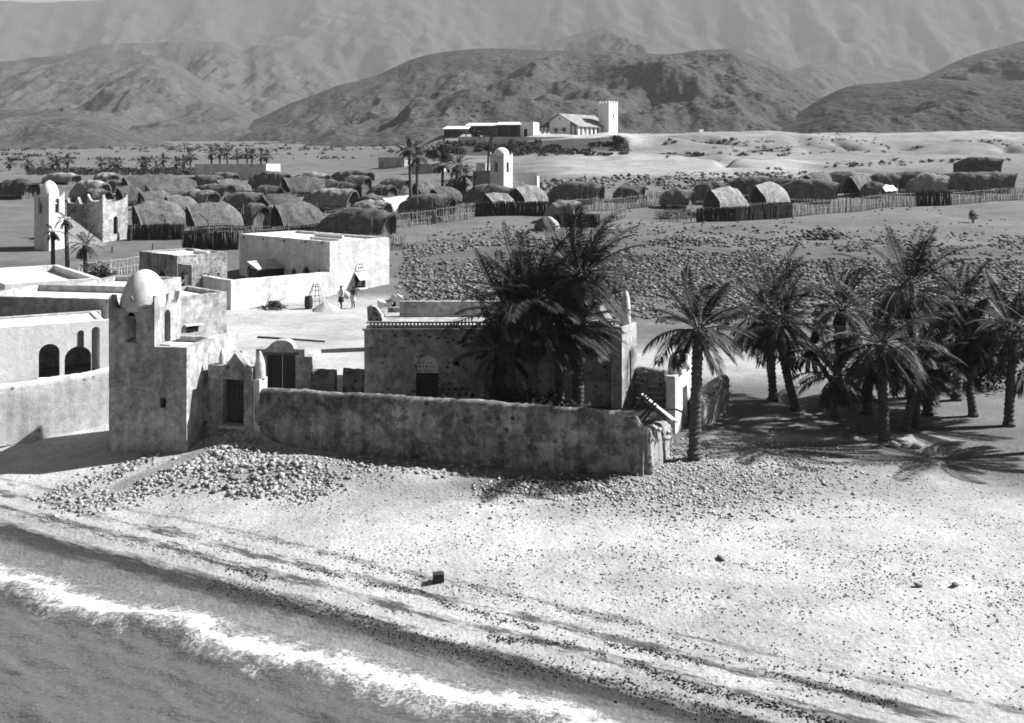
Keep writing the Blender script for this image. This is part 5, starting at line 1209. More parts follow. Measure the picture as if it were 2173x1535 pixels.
heap('brushwood_heap', 'dark brush bundle lying on the sandy yard by the white wall', 578, 657, 0.9, 0.5, 0.45, 60, 'stick_dark', 6, (0.4, 1.2))
# ------------------------------------------------------------------ date palms
G1 = 'date palms of the grove at the right'; G2 = 'palms in the walled courtyard'
WIND = np.array([0.95, 0.25, 0.02])
def cr(a, b):
    return np.array([a[1] * b[2] - a[2] * b[1], a[2] * b[0] - a[0] * b[2], a[0] * b[1] - a[1] * b[0]])
def nrm(a): return math.sqrt(a[0] * a[0] + a[1] * a[1] + a[2] * a[2])
def frond_mesh(base, az, el, L, droop, wind, rs, nl=26, lw=0.045, ll=0.42, dry=False):
    """feather leaf: curved midrib with leaflets in a shallow V"""
    d = np.array([math.cos(el) * math.cos(az), math.cos(el) * math.sin(az), math.sin(el)]); ns = 9; pts = [np.array(base, float)]; dirs = [d]
    for i in range(ns):
        t = (i + 1) / ns
        d = d + np.array([0, 0, -droop * (0.25 + t) / ns]) + WIND * wind * t / ns; d /= nrm(d); pts.append(pts[-1] + d * L / ns); dirs.append(d)
    m = MB(); m.tube(pts[::2] if len(pts) % 2 else pts, list(np.linspace(0.035, 0.010, len(pts[::2]))) if len(pts) % 2 else 0.02, 4, cap=False)
    V = m.v; Fc = m.f
    for k in range(nl):
        t = 0.14 + 0.86 * (k + rs.random() * 0.5) / nl; x = t * ns; i = min(ns - 1, int(x)); p = pts[i] + (pts[i + 1] - pts[i]) * (x - i); tg = dirs[i]
        sdv = cr(tg, [0, 0, 1.0]); n = nrm(sdv)
        if n < 0.05: sdv = np.array([1.0, 0, 0]); n = 1
        sdv /= n; up = cr(sdv, tg)
        ln = ll * (0.55 + 0.9 * math.sin(math.pi * min(1, t * 0.85 + 0.12))) * rs.uniform(0.8, 1.15) * (0.75 if t > 0.9 else 1)
        for sg in (1, -1):
            f = rs.uniform(0.55, 0.8)
            dl = tg * (0.75 if not dry else 0.9) + sdv * sg * f + up * (0.28 if not dry else -0.1) + WIND * wind * 0.35 + np.array([0, 0, -0.25 * droop])
            dl = dl / nrm(dl); q = cr(dl, up); q /= nrm(q) + 1e-6
            mid = p + dl * ln * 0.5; tip = p + dl * ln + np.array([0, 0, -0.16 * ln * (1 + droop)]) + WIND * wind * 0.10 * ln
            n0 = len(V); V.extend([tuple(p), tuple(mid + q * lw), tuple(tip), tuple(mid - q * lw)]); Fc.append((n0, n0 + 1, n0 + 2, n0 + 3))
    return V, Fc

def palm(label, base_px, crown_px, rpx, nf=30, dead=8, seed=1, D=None, wind=0.6, trw=0.17, bend=0.0, group='date palms', low=-0.35, detail=46, lw=0.021):
    if D is None: g = grd(*base_px); D = g[1]
    else: x = (base_px[0] - CXP) / FPX * D; g = np.array([x, D, tz(x, D)])
    rs = random.Random(seed); top = at(crown_px[0], crown_px[1], D + rs.uniform(-0.3, 0.3)); R = rpx * D / FPX
    r = thing('palm_tree', g, label, 'palm tree', group)
    # trunk: ringed with old leaf bases
    n = max(14, int((top[2] - g[2]) / 0.10)); ns = 9; V = []; Fc = []; pts = []
    for i in range(n + 1):
        t = i / n; p = g + (top - g) * np.array([t + bend * math.sin(math.pi * t) * 0.0, t, t]); p = p + np.array([bend * math.sin(math.pi * t), 0, 0])
        if i == 0: p = p - np.array([0, 0, 0.25])
        q = trw * (1.22 - 0.22 * t if t > 0.06 else 1.45) * (1.0 + (0.13 if i % 2 else -0.06)) * (1.25 if t > 0.9 else 1)
        for k in range(ns): a = 2 * math.pi * (k + 0.5 * (i % 2)) / ns; rr = q * rs.uniform(0.9, 1.1); V.append((p[0] + rr * math.cos(a), p[1] + rr * math.sin(a), p[2] + rs.uniform(-0.02, 0.02)))
    for i in range(n):
        for k in range(ns): Fc.append((i * ns + k, i * ns + (k + 1) % ns, (i + 1) * ns + (k + 1) % ns, (i + 1) * ns + k))
    Fc.append(tuple(n * ns + k for k in range(ns)))
    mk('trunk', V, Fc, M['trunk'], r)
    ga = 2.39996
    nf = int(nf * (0.95 if group == G1 else 0.95)) if D < 60 else nf
    for k in range(nf):
        f = (k + 0.5) / nf; el = 1.35 - (1.35 - low) * f ** 0.85 + rs.uniform(-0.12, 0.12); az = k * ga + rs.uniform(-0.3, 0.3)
        L = R * rs.uniform(0.98, 1.42) * (1.0 if el > 0 else 0.82)
        bp = top + np.array([math.cos(az) * trw * 0.7, math.sin(az) * trw * 0.7, 0.12 * math.sin(el)])
        V, Fc = frond_mesh(bp, az, el, L, (0.62 + 0.55 * (1 - max(0, el)) + rs.uniform(-0.1, 0.35)) * (0.72 if group == G2 else 1.0), wind * rs.uniform(0.6, 1.4), rs, detail, lw, 0.19 * R + 0.06)
        mk('frond', V, Fc, M['frond'], r)
    for k in range(int(dead * (0.6 if group == G1 else 0.4) + 0.5)):
        az = rs.uniform(0, 6.28); el = rs.uniform(-1.25, -0.65)
        V, Fc = frond_mesh(top + np.array([math.cos(az) * trw, math.sin(az) * trw, -0.15]), az, el, R * rs.uniform(0.55, 0.95), 1.4, wind * 0.3, rs, max(8, detail // 2), lw * 0.9, 0.12 * R + 0.05, True)
        mk('dead_frond', V, Fc, M['frond_dry'] if k % 2 else M['frond'], r)
    return r
palm('lone date palm standing by the corner of the beach wall, straight bare trunk', (1473, 976), (1482, 700), 108, 30, 4, 1, trw=0.185, wind=0.9, group=G1, low=-0.5)
palm('upright palm of the leaning pair left of the grove', (1641, 851), (1630, 665), 120, 30, 12, 2, wind=0.7, group=G1, low=-0.6)
palm('curved palm of the pair, trunk foot swept to the right', (1690, 872), (1655, 690), 105, 26, 14, 3, bend=-0.12, wind=0.8, group=G1, low=-0.6)
palm('slim palm with small high crown between the pair and the thick grove', (1772, 887), (1786, 655), 85, 22, 6, 4, wind=0.7, group=G1, trw=0.15)
palm('short palm with trunk leaning strongly to the left', (1836, 921), (1775, 800), 85, 24, 14, 5, wind=0.5, group=G1, trw=0.16)
palm('thick dark palm hidden behind the leaning trunk', (1838, 880), (1848, 770), 78, 18, 8, 6, wind=0.6, group=G1)
palm('big foremost palm of the grove with drooping crown', (1878, 936), (1868, 730), 125, 32, 10, 7, wind=0.6, group=G1, low=-0.7)
palm('palm whose trunk foot leans left, right of the foremost palm', (1921, 914), (1944, 800), 75, 18, 6, 8, wind=0.6, group=G1, trw=0.14)
palm('straight thin palm second right of the foremost palm', (1943, 906), (1950, 765), 78, 18, 6, 9, wind=0.6, group=G1, trw=0.14)
palm('stout dark palm trunk third right of the foremost palm', (1968, 882), (1978, 770), 80, 18, 8, 10, wind=0.6, group=G1)
palm('curved palm nearest the right edge with its own small crown', (2066, 884), (2060, 718), 85, 24, 10, 11, bend=-0.14, wind=0.5, group=G1, trw=0.15)
palm('tallest palm of the grove, starry crown above all the others', (1932, 845), (1928, 612), 118, 36, 10, 12, wind=0.25, group=G1, low=-0.6)
palm('palm with dark crown at the right edge behind the grove', (2030, 850), (2042, 640), 95, 24, 8, 13, wind=0.5, group=G1, low=-0.7)
palm('low palm crown in the middle of the grove behind the foremost one', (1800, 860), (1720, 745), 60, 14, 4, 14, wind=0.6, group=G1, trw=0.12)
palm('first palm beyond the right margin, close to the grove', (2140, 905), (2150, 700), 110, 28, 10, 15, wind=0.5, group=G1)
palm('second palm beyond the right margin, shading the beach edge', (2230, 960), (2235, 740), 120, 28, 10, 16, wind=0.5, group=G1)
palm('tallest courtyard palm with wind-blown plume', (1228, 880), (1234, 585), 126, 50, 10, 21, D=43.6, wind=1.1, group=G2, low=-0.6)
palm('leftmost leaning palm in the courtyard, crown before the house cornice', (1085, 880), (1085, 668), 118, 44, 16, 22, D=43.0, wind=0.8, group=G2, low=-0.45)
palm('middle courtyard palm with the densest dark crown', (1132, 880), (1128, 640), 124, 48, 18, 23, D=42.4, wind=0.8, group=G2, low=-0.45)
palm('low courtyard palm with pale hanging leaves', (1190, 880), (1185, 705), 106, 40, 16, 24, D=43.0, wind=0.7, group=G2, low=-0.45)
palm('courtyard palm stem nearest the masonry house right half', (1224, 880), (1222, 690), 104, 34, 18, 25, D=44.4, wind=0.7, group=G2, low=-0.45)
palm('small courtyard palm at the left, against the house wall', (1062, 880), (1058, 745), 78, 24, 10, 26, D=43.6, wind=0.6, group=G2, low=-0.8)
# bushy palm shoots at the foot of the courtyard palms
for lab, px, D, R, sd in (('bushy palm shoots at the foot of the courtyard palms, left clump', 1085, 42.2, 1.7, 31), ('bushy palm shoots at the foot of the courtyard palms, right clump', 1165, 42.0, 1.8, 32)):
    x = (px - CXP) / FPX * D; g = np.array([x, D, tz(x, D)]); rs = random.Random(sd)
    r = thing('palm_shoots', g, lab, 'palm clump')
    for k in range(26):
        az = k * 2.4; el = rs.uniform(0.5, 1.4); bp = g + np.array([rs.uniform(-0.5, 0.5), rs.uniform(-0.3, 0.3), -0.05])
        V, Fc = frond_mesh(bp, az, el, R * rs.uniform(0.8, 1.3), 0.9, 0.4, rs, 40, 0.022, 0.4); mk('frond', V, Fc, M['frond'], r)
# village palms
G3 = 'palms among the village houses'
for lab, b, c, R, nf, dd, sd, D, w in [
    ('left one of the two tall thin palms before the terrace', (872, 404), (868, 318), 26, 18, 10, 41, 150.0, 0.6),
    ('right one of the two tall thin palms before the terrace', (884, 404), (886, 335), 26, 18, 10, 42, 149.0, 0.5),
    ('bushy palm left of the village mosque tower', (938, 400), (940, 350), 26, 18, 10, 43, 165.0, 0.4),
    ('low dark palm against the village mosque wall', (968, 400), (970, 352), 28, 22, 12, 44, 166.0, 0.4),
    ('drooping palm in front of the village mosque wall', (985, 402), (985, 372), 24, 18, 10, 45, 163.0, 0.3),
    ('single slim palm above the village mosque, before the terrace bank', (1034, 365), (1038, 306), 17, 16, 8, 46, 190.0, 0.4),
    ('bare palm with dead hanging leaves at the left edge', (113, 594), (112, 492), 22, 6, 22, 47, None, 0.2),
    ('dead-leaved palm second from the left edge', (144, 594), (140, 466), 22, 6, 26, 48, None, 0.2),
    ('drooping palm bush right of the dead-leaved palms', (182, 594), (180, 520), 34, 16, 20, 49, None, 0.4)]:
    palm(lab, b, c, R, nf, dd, sd, D=D, wind=w, trw=0.16 if D is None else 0.2, group=G3, detail=20, lw=0.05 if D else 0.03, low=-0.6)
# far row of palms on the plain
G4 = 'far palms in a row on the plain'
FP = [(90, 368, 355), (112, 369, 348), (122, 368, 343), (142, 368, 341), (216, 368, 346), (237, 369, 349), (247, 368, 348), (303, 366, 345), (311, 367, 348), (346, 366, 340), (331, 367, 356), (378, 366, 347), (391, 366, 345), (405, 365, 334),
      (449, 352, 326), (466, 352, 327), (484, 352, 325), (505, 352, 330), (525, 352, 327), (535, 352, 328), (553, 350, 333), (566, 350, 332), (60, 368, 350), (20, 368, 347)]
ORD = ['first', 'second', 'third', 'fourth', 'fifth', 'sixth', 'seventh', 'eighth', 'ninth', 'tenth', 'eleventh', 'twelfth', 'thirteenth', 'fourteenth', 'fifteenth', 'sixteenth', 'seventeenth', 'eighteenth']
order = sorted(range(len(FP)), key=lambda i: FP[i][0])
for n_, i in enumerate(order):
    px, yb, yt = FP[i]; behind = 440 < px < 600
    if behind:
        kk = sum(1 for q in FP if 440 < q[0] < px); lab = 'far palm behind the long white building, %s from the left' % ORD[kk]
    else:
        kk = sum(1 for q in FP if q[0] < px); lab = 'small far palm on the plain, %s from the left edge' % ORD[kk]
    palm(lab, (px, yb), (px + random.uniform(-3, 3), yt), random.uniform(12, 16), 16, 5, 60 + i, D=random.uniform(225, 250) if not behind else random.uniform(240, 262), wind=0.3, trw=0.2, group=G4, detail=9, lw=0.09)
# ------------------------------------------------------------------ stones, gravel, scrub
ICO = bmesh.new(); bmesh.ops.create_icosphere(ICO, subdivisions=1, radius=1.0)
IV = np.array([v.co[:] for v in ICO.verts]); IV = IV / (np.abs(IV).max(1, keepdims=True) ** 0.75); IF = np.array([[v.index for v in f.verts] for f in ICO.faces]); ICO.free()
OV = np.array([(1, 0, 0), (-1, 0, 0), (0, 1, 0), (0, -1, 0), (0, 0, 1), (0, 0, -1)], float)
OF = np.array([(0, 2, 4), (2, 1, 4), (1, 3, 4), (3, 0, 4), (2, 0, 5), (1, 2, 5), (3, 1, 5), (0, 3, 5)])
def scatter(name, X, Y, size, mat, label, cat=None, bv=IV, bf=IF, flat=(0.4, 0.85), sink=0.3, kind='stuff', zoff=0.0, jit=0.42):
    n = len(X); nv = len(bv)
    Z = terr(X, Y) + zoff
    B = bv[None] * (1 + RNG.uniform(-jit, jit, (n, nv, 1)))
    sc = np.stack([RNG.uniform(0.7, 1.3, n), RNG.uniform(0.7, 1.3, n), RNG.uniform(flat[0], flat[1], n)], -1) * size[:, None]
    B = B * sc[:, None, :]
    a = RNG.uniform(0, 6.28, n); c, s = np.cos(a), np.sin(a); bx = B[..., 0] * c[:, None] - B[..., 1] * s[:, None]; by = B[..., 0] * s[:, None] + B[..., 1] * c[:, None]
    b = RNG.uniform(-0.5, 0.5, n); c, s = np.cos(b), np.sin(b); bz = B[..., 2] * c[:, None] - bx * s[:, None]; bx = bx * c[:, None] + B[..., 2] * s[:, None]
    V = np.stack([bx + X[:, None], by + Y[:, None], bz + (Z + sc[:, 2] * (1 - 2 * sink) )[:, None]], -1).reshape(-1, 3)
    Fc = (bf[None] + (np.arange(n) * nv)[:, None, None]).reshape(-1, bf.shape[1])
    o = link(name, mesh_np(name, V, Fc), mat); tag(o, label, cat, kind=kind); return o
def in_px(n, x0, x1, y0, y1, dens=None):
    """positions on the ground inside a plate rectangle, thinned by a density function"""
    out = []; tries = 0
    px = RNG.uniform(x0, x1, n); py = RNG.uniform(y0, y1, n)
    if dens is not None:
        k = RNG.random(n) < dens(px, py); px, py = px[k], py[k]
    X = np.zeros(len(px)); Y = np.zeros(len(px)); 
    for i0 in range(0, len(px), 4000):
        a = px[i0:i0 + 4000]; b = py[i0:i0 + 4000]; lo = np.full(len(a), 18.0); hi = np.full(len(a), 420.0)
        for _ in range(24):
            mid = np.sqrt(lo * hi); hit = terr((a - CXP) / FPX * mid, mid) >= CAMZ + (HYP - b) / FPX * mid; hi = np.where(hit, mid, hi); lo = np.where(hit, lo, mid)
        X[i0:i0 + 4000] = (a - CXP) / FPX * hi; Y[i0:i0 + 4000] = hi
    return X, Y
def pw(n, lo, hi, k=2.5): return lo + (hi - lo) * RNG.random(n) ** k

# rocky field between the houses and the huts
def d_field(px, py):
    band = sstep(462, 545, py) * (1 - sstep(620, 715, py)) * sstep(826, 900, px)
    q = fbm(px / 90.0, py / 16.0, 4, 61); q2 = fbm(px / 35, py / 7.0, 3, 62)
    core = sstep(545, 570, py) * (1 - sstep(625, 655, py))
    return band * np.clip(sstep(0.44, 0.60, q * 0.65 + q2 * 0.35) * 0.85 + core * 0.5, 0, 1)
X, Y = in_px(84000, 826, 2230, 462, 720, d_field); scatter('field_rubble', X, Y, pw(len(X), 0.035, 0.21, 2.2), M['rock'], 'dark stones strewn over the rocky field')
X, Y = in_px(2600, 1120, 1780, 366, 405, lambda a, b: sstep(0.38, 0.55, fbm(a / 60, b / 9, 3, 66)) * (1 - np.abs(b - (398 - (a - 1130) * 0.035)) / 22).clip(0, 1)); scatter('slope_rubble', X, Y, pw(len(X), 0.2, 0.5), M['rock'], 'dark stones below the church slope')
X, Y = in_px(1600, 830, 2150, 440, 520, lambda a, b: sstep(0.5, 0.66, fbm(a / 50, b / 10, 3, 68))); scatter('loose_rubble', X, Y, pw(len(X), 0.06, 0.2), M['rock'], 'loose stones before the huts')
X, Y = in_px(900, 1690, 1830, 480, 520, lambda a, b: np.exp(-((a - 1745) / 40) ** 2 - ((b - 497) / 8) ** 2)); scatter('bank_rubble', X, Y, pw(len(X), 0.1, 0.3), M['rock'], 'stones in the little bank at the right')

# beach shingle
def d_grav(px, py):
    patch = np.exp(-((px - 1480) / 170) ** 2 - ((py - 1035) / 55) ** 2) + 0.8 * np.exp(-((px - 1430) / 90) ** 2 - ((py - 960) / 50) ** 2) + 0.9 * np.exp(-((px - 1150) / 260) ** 2 - ((py - 1045) / 22) ** 2) + 0.5 * np.exp(-((px - 1650) / 160) ** 2 - ((py - 1000) / 45) ** 2)
    return np.clip(patch, 0, 1)
X, Y = in_px(13000, 1000, 1950, 930, 1110, d_grav); scatter('shingle', X, Y, pw(len(X), 0.025, 0.085, 2), plain('mixed_shingle', 0.33, 0.4, 7, island=0.6), 'grey shingle by the wall corner', bv=OV, bf=OF)
X, Y = in_px(46000, 60, 2200, 940, 1500, lambda a, b: (0.25 + 0.75 * sstep(0.42, 0.6, fbm(a / 120, b / 30, 4, 71))) * (1 - 0.7 * sstep(1200, 1400, b)) * (shore((a - CXP) / FPX * 30, 30 + 0 * a) > -50)); k = (shore(X, Y) > 1.8) & (Y < LW(X) - 0.4) | (X > 5.5) & (Y < 41); X, Y = X[k], Y[k]
scatter('beach_pebbles', X, Y, pw(len(X), 0.010, 0.042, 2.4), plain('mixed_pebble', 0.27, 0.4, 7, island=0.8), 'scattered pebbles on the pale beach', bv=OV, bf=OF)
# wrack and weed heaps along the tide lines
rs = RNG; n = 34000; Tt = rs.uniform(-22, 30, n); line = rs.choice([1.25, 2.05, 2.85, 3.6], n, p=[0.36, 0.3, 0.26, 0.08]); wv = (fbm(Tt * 0.3, line * 3, 4, 77) - 0.5) * 0.9 + rs.normal(0, 0.085, n) * np.where(line < 2, 2.2, 1)
keep = fbm(Tt * 0.55 + line * 9, line * 5, 3, 78) > np.where(line < 2, 0.3, 0.46); Ss = line + wv; X = SN[0] * (Ss + S0) + SN[1] * Tt; Y = SN[1] * (Ss + S0) - SN[0] * Tt; X, Y = X[keep & (Ss > 0.7)], Y[keep & (Ss > 0.7)]
scatter('seaweed_wrack', X, Y, pw(len(X), 0.007, 0.042, 2.2), plain('wet_weed', 0.05, 0.5, 9, island=0.5), 'dark seaweed along the tide lines', bv=OV, bf=OF, flat=(0.25, 0.5))

# stones heaped along the path and against the wall: the largest ones singly
def pile(n, specs):
    P = []
    for k in range(n):
        x0, y0, x1, y1, wd, w0 = specs[RNG.choice(len(specs), p=np.array([s[5] for s in specs]) / sum(s[5] for s in specs))]
        f = RNG.random(); P.append((x0 + (x1 - x0) * f + RNG.normal(0, wd), y0 + (y1 - y0) * f + RNG.normal(0, wd * 0.42)))
    P = np.array(P); X = []; Y = []
    for px, py in P:
        D = CAMZ * FPX / (max(py, 905) - HYP); 
        for _ in range(4): D = (CAMZ - tz((px - CXP) / FPX * D, D)) * FPX / (py - HYP)
        X.append((px - CXP) / FPX * D); Y.append(D)
    return np.array(X), np.array(Y)
SP = [(445, 915, 250, 1000, 9, 1.0), (250, 1000, 90, 1062, 14, 0.7), (530, 918, 300, 1030, 16, 2.2), (560, 950, 420, 1010, 30, 1.6), (640, 970, 520, 1040, 36, 1.4), (700, 1000, 640, 1050, 30, 0.7), (320, 1030, 130, 1085, 24, 0.9), (1120, 1030, 1330, 1035, 14, 0.6), (720, 985, 1010, 1000, 22, 0.9), (1040, 1030, 1340, 1040, 12, 0.7)]
def off_path(X, Y):
    a, b = grd(470, 925), grd(262, 1030); d = (b - a)[:2]; L = np.hypot(*d); d = d / L; u = (X - a[0]) * d[0] + (Y - a[1]) * d[1]; v = -(X - a[0]) * d[1] + (Y - a[1]) * d[0]; return (np.abs(v) > 0.42) | (u < 0) | (u > L + 0.5)
X, Y = pile(8500, SP); okk = (Y < 40.9) & (Y < LW(X) - 0.5) & off_path(X, Y); X, Y = X[okk], Y[okk]
scatter('bank_stones', X, Y, pw(len(X), 0.012, 0.085, 2.0), M['stone'], 'small coral stones of the bank beside the path')
VAR = []
for k in range(8):
    B = IV * (1 + RNG.uniform(-0.42, 0.38, (len(IV), 1))) * np.array([RNG.uniform(0.8, 1.2), RNG.uniform(0.8, 1.2), RNG.uniform(0.55, 0.9)])
    me = mesh_np('stone', B, IF); me.materials.append(M['stone']); VAR.append(me)
X, Y = pile(380, SP[:1] + SP[2:5] + SP[2:3]); okk = (Y < 40.7) & (Y < LW(X) - 0.6) & off_path(X, Y); X, Y = X[okk][:290], Y[okk][:290]
for x, y in zip(X, Y):
    o = link('stone', VAR[random.randint(0, 7)]); s_ = random.uniform(0.07, 0.10) if random.random() < 0.7 else random.uniform(0.10, 0.15); o.location = (x, y, tz(x, y) + s_ * 0.35); o.scale = (s_, s_, s_); o.rotation_euler = (random.uniform(-0.4, 0.4), random.uniform(-0.4, 0.4), random.uniform(0, 6.28))
    tag(o, 'pale fist-to-head-sized stone of the heaps lining the path to the small gate', 'stone', 'loose stones heaped along the path')
GL = 'larger stones lying singly under the grove palms'
for i, (px, py, s_, lab) in enumerate([(1760, 925, 0.22, 'dark boulder left of the foremost palm foot'), (1895, 948, 0.20, 'pale stone just right of the foremost palm foot'), (1945, 952, 0.22, 'pale flat stone between the grove and the right edge'), (1960, 908, 0.24, 'grey boulder under the stout palm trunk'), (1795, 930, 0.16, 'small dark stone under the leaning palm'),
                                     (1530, 1188, 0.10, 'single dark stone in the middle of the bright beach'), (1948, 1246, 0.08, 'dark stone on the beach at the right'), (2028, 1244, 0.085, 'flat dark stone nearest the right edge of the beach'), (942, 976, 0.16, 'pale stone at the foot of the long beach wall')]):
    g = grd(px, py); o = link('boulder', VAR[i % 8].copy()); o.data.materials[0] = M['stone'] if 'pale' in lab else M['rock']
    o.location = (g[0], g[1], g[2] + s_ * 0.4); o.scale = (s_ * 1.3, s_, s_); o.rotation_euler = (0.2, 0.1, i); tag(o, lab, 'stone')

# coral stones showing in the rubble walls, each one set in the face
def stud(wname, A, B, hA, hB, n, off, seed):
    w = bpy.data.objects[wname]; base = ORG[wname]; rs = random.Random(seed); d = (B - A)[:2]; L = np.hypot(*d); d = d / L; nv_ = np.array([d[1], -d[0]])
    rows = 6
    for k in range(n):
        f = rs.random(); hh = hA + (hB - hA) * f; row = rs.randrange(rows); z = hh * (row + 0.5 + rs.uniform(-0.15, 0.15)) / rows
        p = A[:2] + d * f * L + nv_ * off; s_ = rs.uniform(0.07, 0.13)
        o = link('stone', VAR[rs.randrange(8)], None, w); o.location = (p[0] - base[0], p[1] - base[1], z - base[2]); o.scale = (s_ * 1.2, s_ * 0.7, s_ * 0.8); o.rotation_euler = (rs.uniform(-0.3, 0.3), rs.uniform(-0.3, 0.3), math.atan2(d[1], d[0]) + rs.uniform(-0.3, 0.3))
for ob in list(bpy.data.objects):
    lab = ob.get('label', '')
    if lab.startswith('sunlit rough coral wall'): stud(ob.name, CR + np.array([0.05, 0.25, 0]), corner(1412, 39.2, 0.0), 1.7, 1.1, 46, 0.25, 1)
    if lab.startswith('rough stone wall end'): stud(ob.name, corner(1476, 42.6, 0.0), corner(1535, 45.2, 0.0), 1.3, 1.7, 60, 0.30, 2)
    if lab.startswith('dark rubble wall between'): stud(ob.name, corner(1353, 47.0, 0.0), corner(1416, 46.0, 0.0), 1.7, 1.65, 40, 0.26, 3)

# scrub of the plain, the terrace bank and the lower hills
def bushes(name, X, Y, size, label, per=26, mat='leaf', zz=0.75):
    V = []; n = len(X); Z = terr(X, Y)
    k = n * per; cx = np.repeat(X, per); cy = np.repeat(Y, per); cz = np.repeat(Z, per); sz = np.repeat(size, per)
    d = RNG.normal(0, 1, (k, 3)); d /= np.linalg.norm(d, axis=1)[:, None]; rr = RNG.random(k) ** 0.4; d[:, 2] = np.abs(d[:, 2]) * zz
    P = np.stack([cx, cy, cz + 0.05], -1) + d * (rr * sz)[:, None]
    a = RNG.normal(0, 1, (k, 3)); a /= np.linalg.norm(a, axis=1)[:, None]; b = np.cross(a, d); L = (0.34 * sz)[:, None]
    V = np.stack([P + a * L, P + b * L * 0.8, P - a * L, P - b * L * 0.8], 1).reshape(-1, 3); Fc = np.arange(k * 4).reshape(-1, 4)
    o = link(name, mesh_np(name, V, Fc), M[mat]); tag(o, label, kind='stuff'); return o
X, Y = in_px(900, 940, 1330, 303, 331, lambda a, b: np.clip(1.3 - np.abs(b - 315) / 14, 0, 1) * sstep(0.36, 0.58, fbm(a / 40, b / 9, 3, 85))); bushes('terrace_scrub', X, Y, RNG.uniform(0.5, 1.3, len(X)), 'dark scrub on the bank under the church terrace', 22)
X, Y = in_px(260, 1400, 1700, 296, 335, lambda a, b: sstep(0.48, 0.6, fbm(a / 60, b / 10, 3, 87))); bushes('wadi_scrub', X, Y, RNG.uniform(0.4, 1.0, len(X)), 'dark scrub on the wadi banks', 18)
X, Y = in_px(320, 1500, 2180, 278, 330, lambda a, b: sstep(0.52, 0.64, fbm(a / 80, b / 12, 3, 89))); bushes('plateau_scrub', X, Y, RNG.uniform(0.3, 0.8, len(X)), 'small bushes dotted over the bare plateau', 14)
X, Y = in_px(200, 1600, 2180, 335, 362, lambda a, b: np.exp(-((b - (362 - (a - 1600) * 0.05)) / 4) ** 2)); bushes('ridge_scrub', X, Y, RNG.uniform(0.4, 0.9, len(X)), 'line of bushes along the wadi edge', 16)
n = 1500; D = RNG.uniform(300, 640, n); px = RNG.uniform(-100, 900, n); X = (px - CXP) / FPX * D; Y = D; k = fbm(X / 60, Y / 25, 3, 91) > 0.5; bushes('plain_scrub', X[k], Y[k], RNG.uniform(0.6, 1.7, k.sum()), 'scrub scattered over the far plain', 12)
X, Y = in_px(420, 60, 420, 360, 372); bushes('palm_undergrowth', X, Y, RNG.uniform(0.5, 1.1, len(X)), 'dark undergrowth under the far palm row', 14)
# trees with a body of their own
def bush(name, label, px, py, rx, rz, n, seed, cat='bush', D=None, leaf=0.16, trunk=True, mat='leaf', up=0.55):
    g = grd(px, py) if D is None else corner(px, D); rs = np.random.default_rng(seed); r = thing(name, g, label, cat)
    if trunk:
        m = MB(); 
        for k in range(5):
            a = rs.uniform(0, 6.28); e = np.array([math.cos(a) * rx * 0.55, math.sin(a) * rx * 0.5, rz * rs.uniform(0.6, 1.1)]); m.tube([g + np.array([0, 0, -0.15]), g + e * 0.5 + rs.uniform(-0.1, 0.1, 3), g + e], [0.07, 0.05, 0.02], 5)
        m.build('trunk', M['trunk'], r)
    cl = rs.normal(0, 1, (14, 3)); cl /= np.linalg.norm(cl, axis=1)[:, None]; cl = cl * np.array([rx, rx, rz * 0.5]) * rs.uniform(0.3, 0.85, (14, 1)) + np.array([0, 0, rz * up])
    k = n; ci = rs.integers(0, 14, k); P = cl[ci] + rs.normal(0, 0.22, (k, 3)) * np.array([rx, rx, rz * 0.6]); P[:, 2] = np.maximum(P[:, 2], 0.03); P = P + g
    a = rs.normal(0, 1, (k, 3)); a /= np.linalg.norm(a, axis=1)[:, None]; b = np.cross(a, rs.normal(0, 1, (k, 3))); b /= np.linalg.norm(b, axis=1)[:, None]
    V = np.stack([P + a * leaf, P + b * leaf * 0.55, P - a * leaf, P - b * leaf * 0.55], 1).reshape(-1, 3)
    mk('crown', V, np.arange(k * 4).reshape(-1, 4), M[mat], r); return r
bush('shrub', 'dark round tree at the left end of the terrace', 937, 328, 3.2, 4.5, 1300, 1, 'tree', D=240, leaf=0.4)
bush('shrub', 'dark bush at the right end of the terrace bank', 1312, 312, 2.2, 2.2, 700, 2, D=258, leaf=0.3)
bush('shrub', 'dark leafy bush against the village mosque wall', 968, 404, 2.4, 2.6, 900, 3, D=161, leaf=0.25)
bush('shrub', 'dark tree between the terrace sheds', 1012, 290, 1.6, 2.8, 500, 4, 'tree', D=264, leaf=0.3)
bush('shrub', 'dense dark bush in the shade behind the grove palms', 2005, 800, 2.4, 2.6, 2200, 5, D=52.0, leaf=0.12)
bush('shrub', 'dark thicket filling the right edge behind the grove', 2075, 830, 2.2, 3.0, 2200, 6, D=50.5, leaf=0.12)
bush('shrub', 'low round bush under the dead-leaved palms', 205, 560, 1.4, 1.6, 900, 7, D=88, leaf=0.14)
bush('shrub', 'small withered shrub on open ground near the right edge', 2065, 474, 0.55, 1.6, 260, 8, leaf=0.10)
bush('shrub', 'leafy undergrowth behind the beach wall between the palms', 1120, 880, 2.4, 1.7, 2200, 9, D=41.6, leaf=0.10)

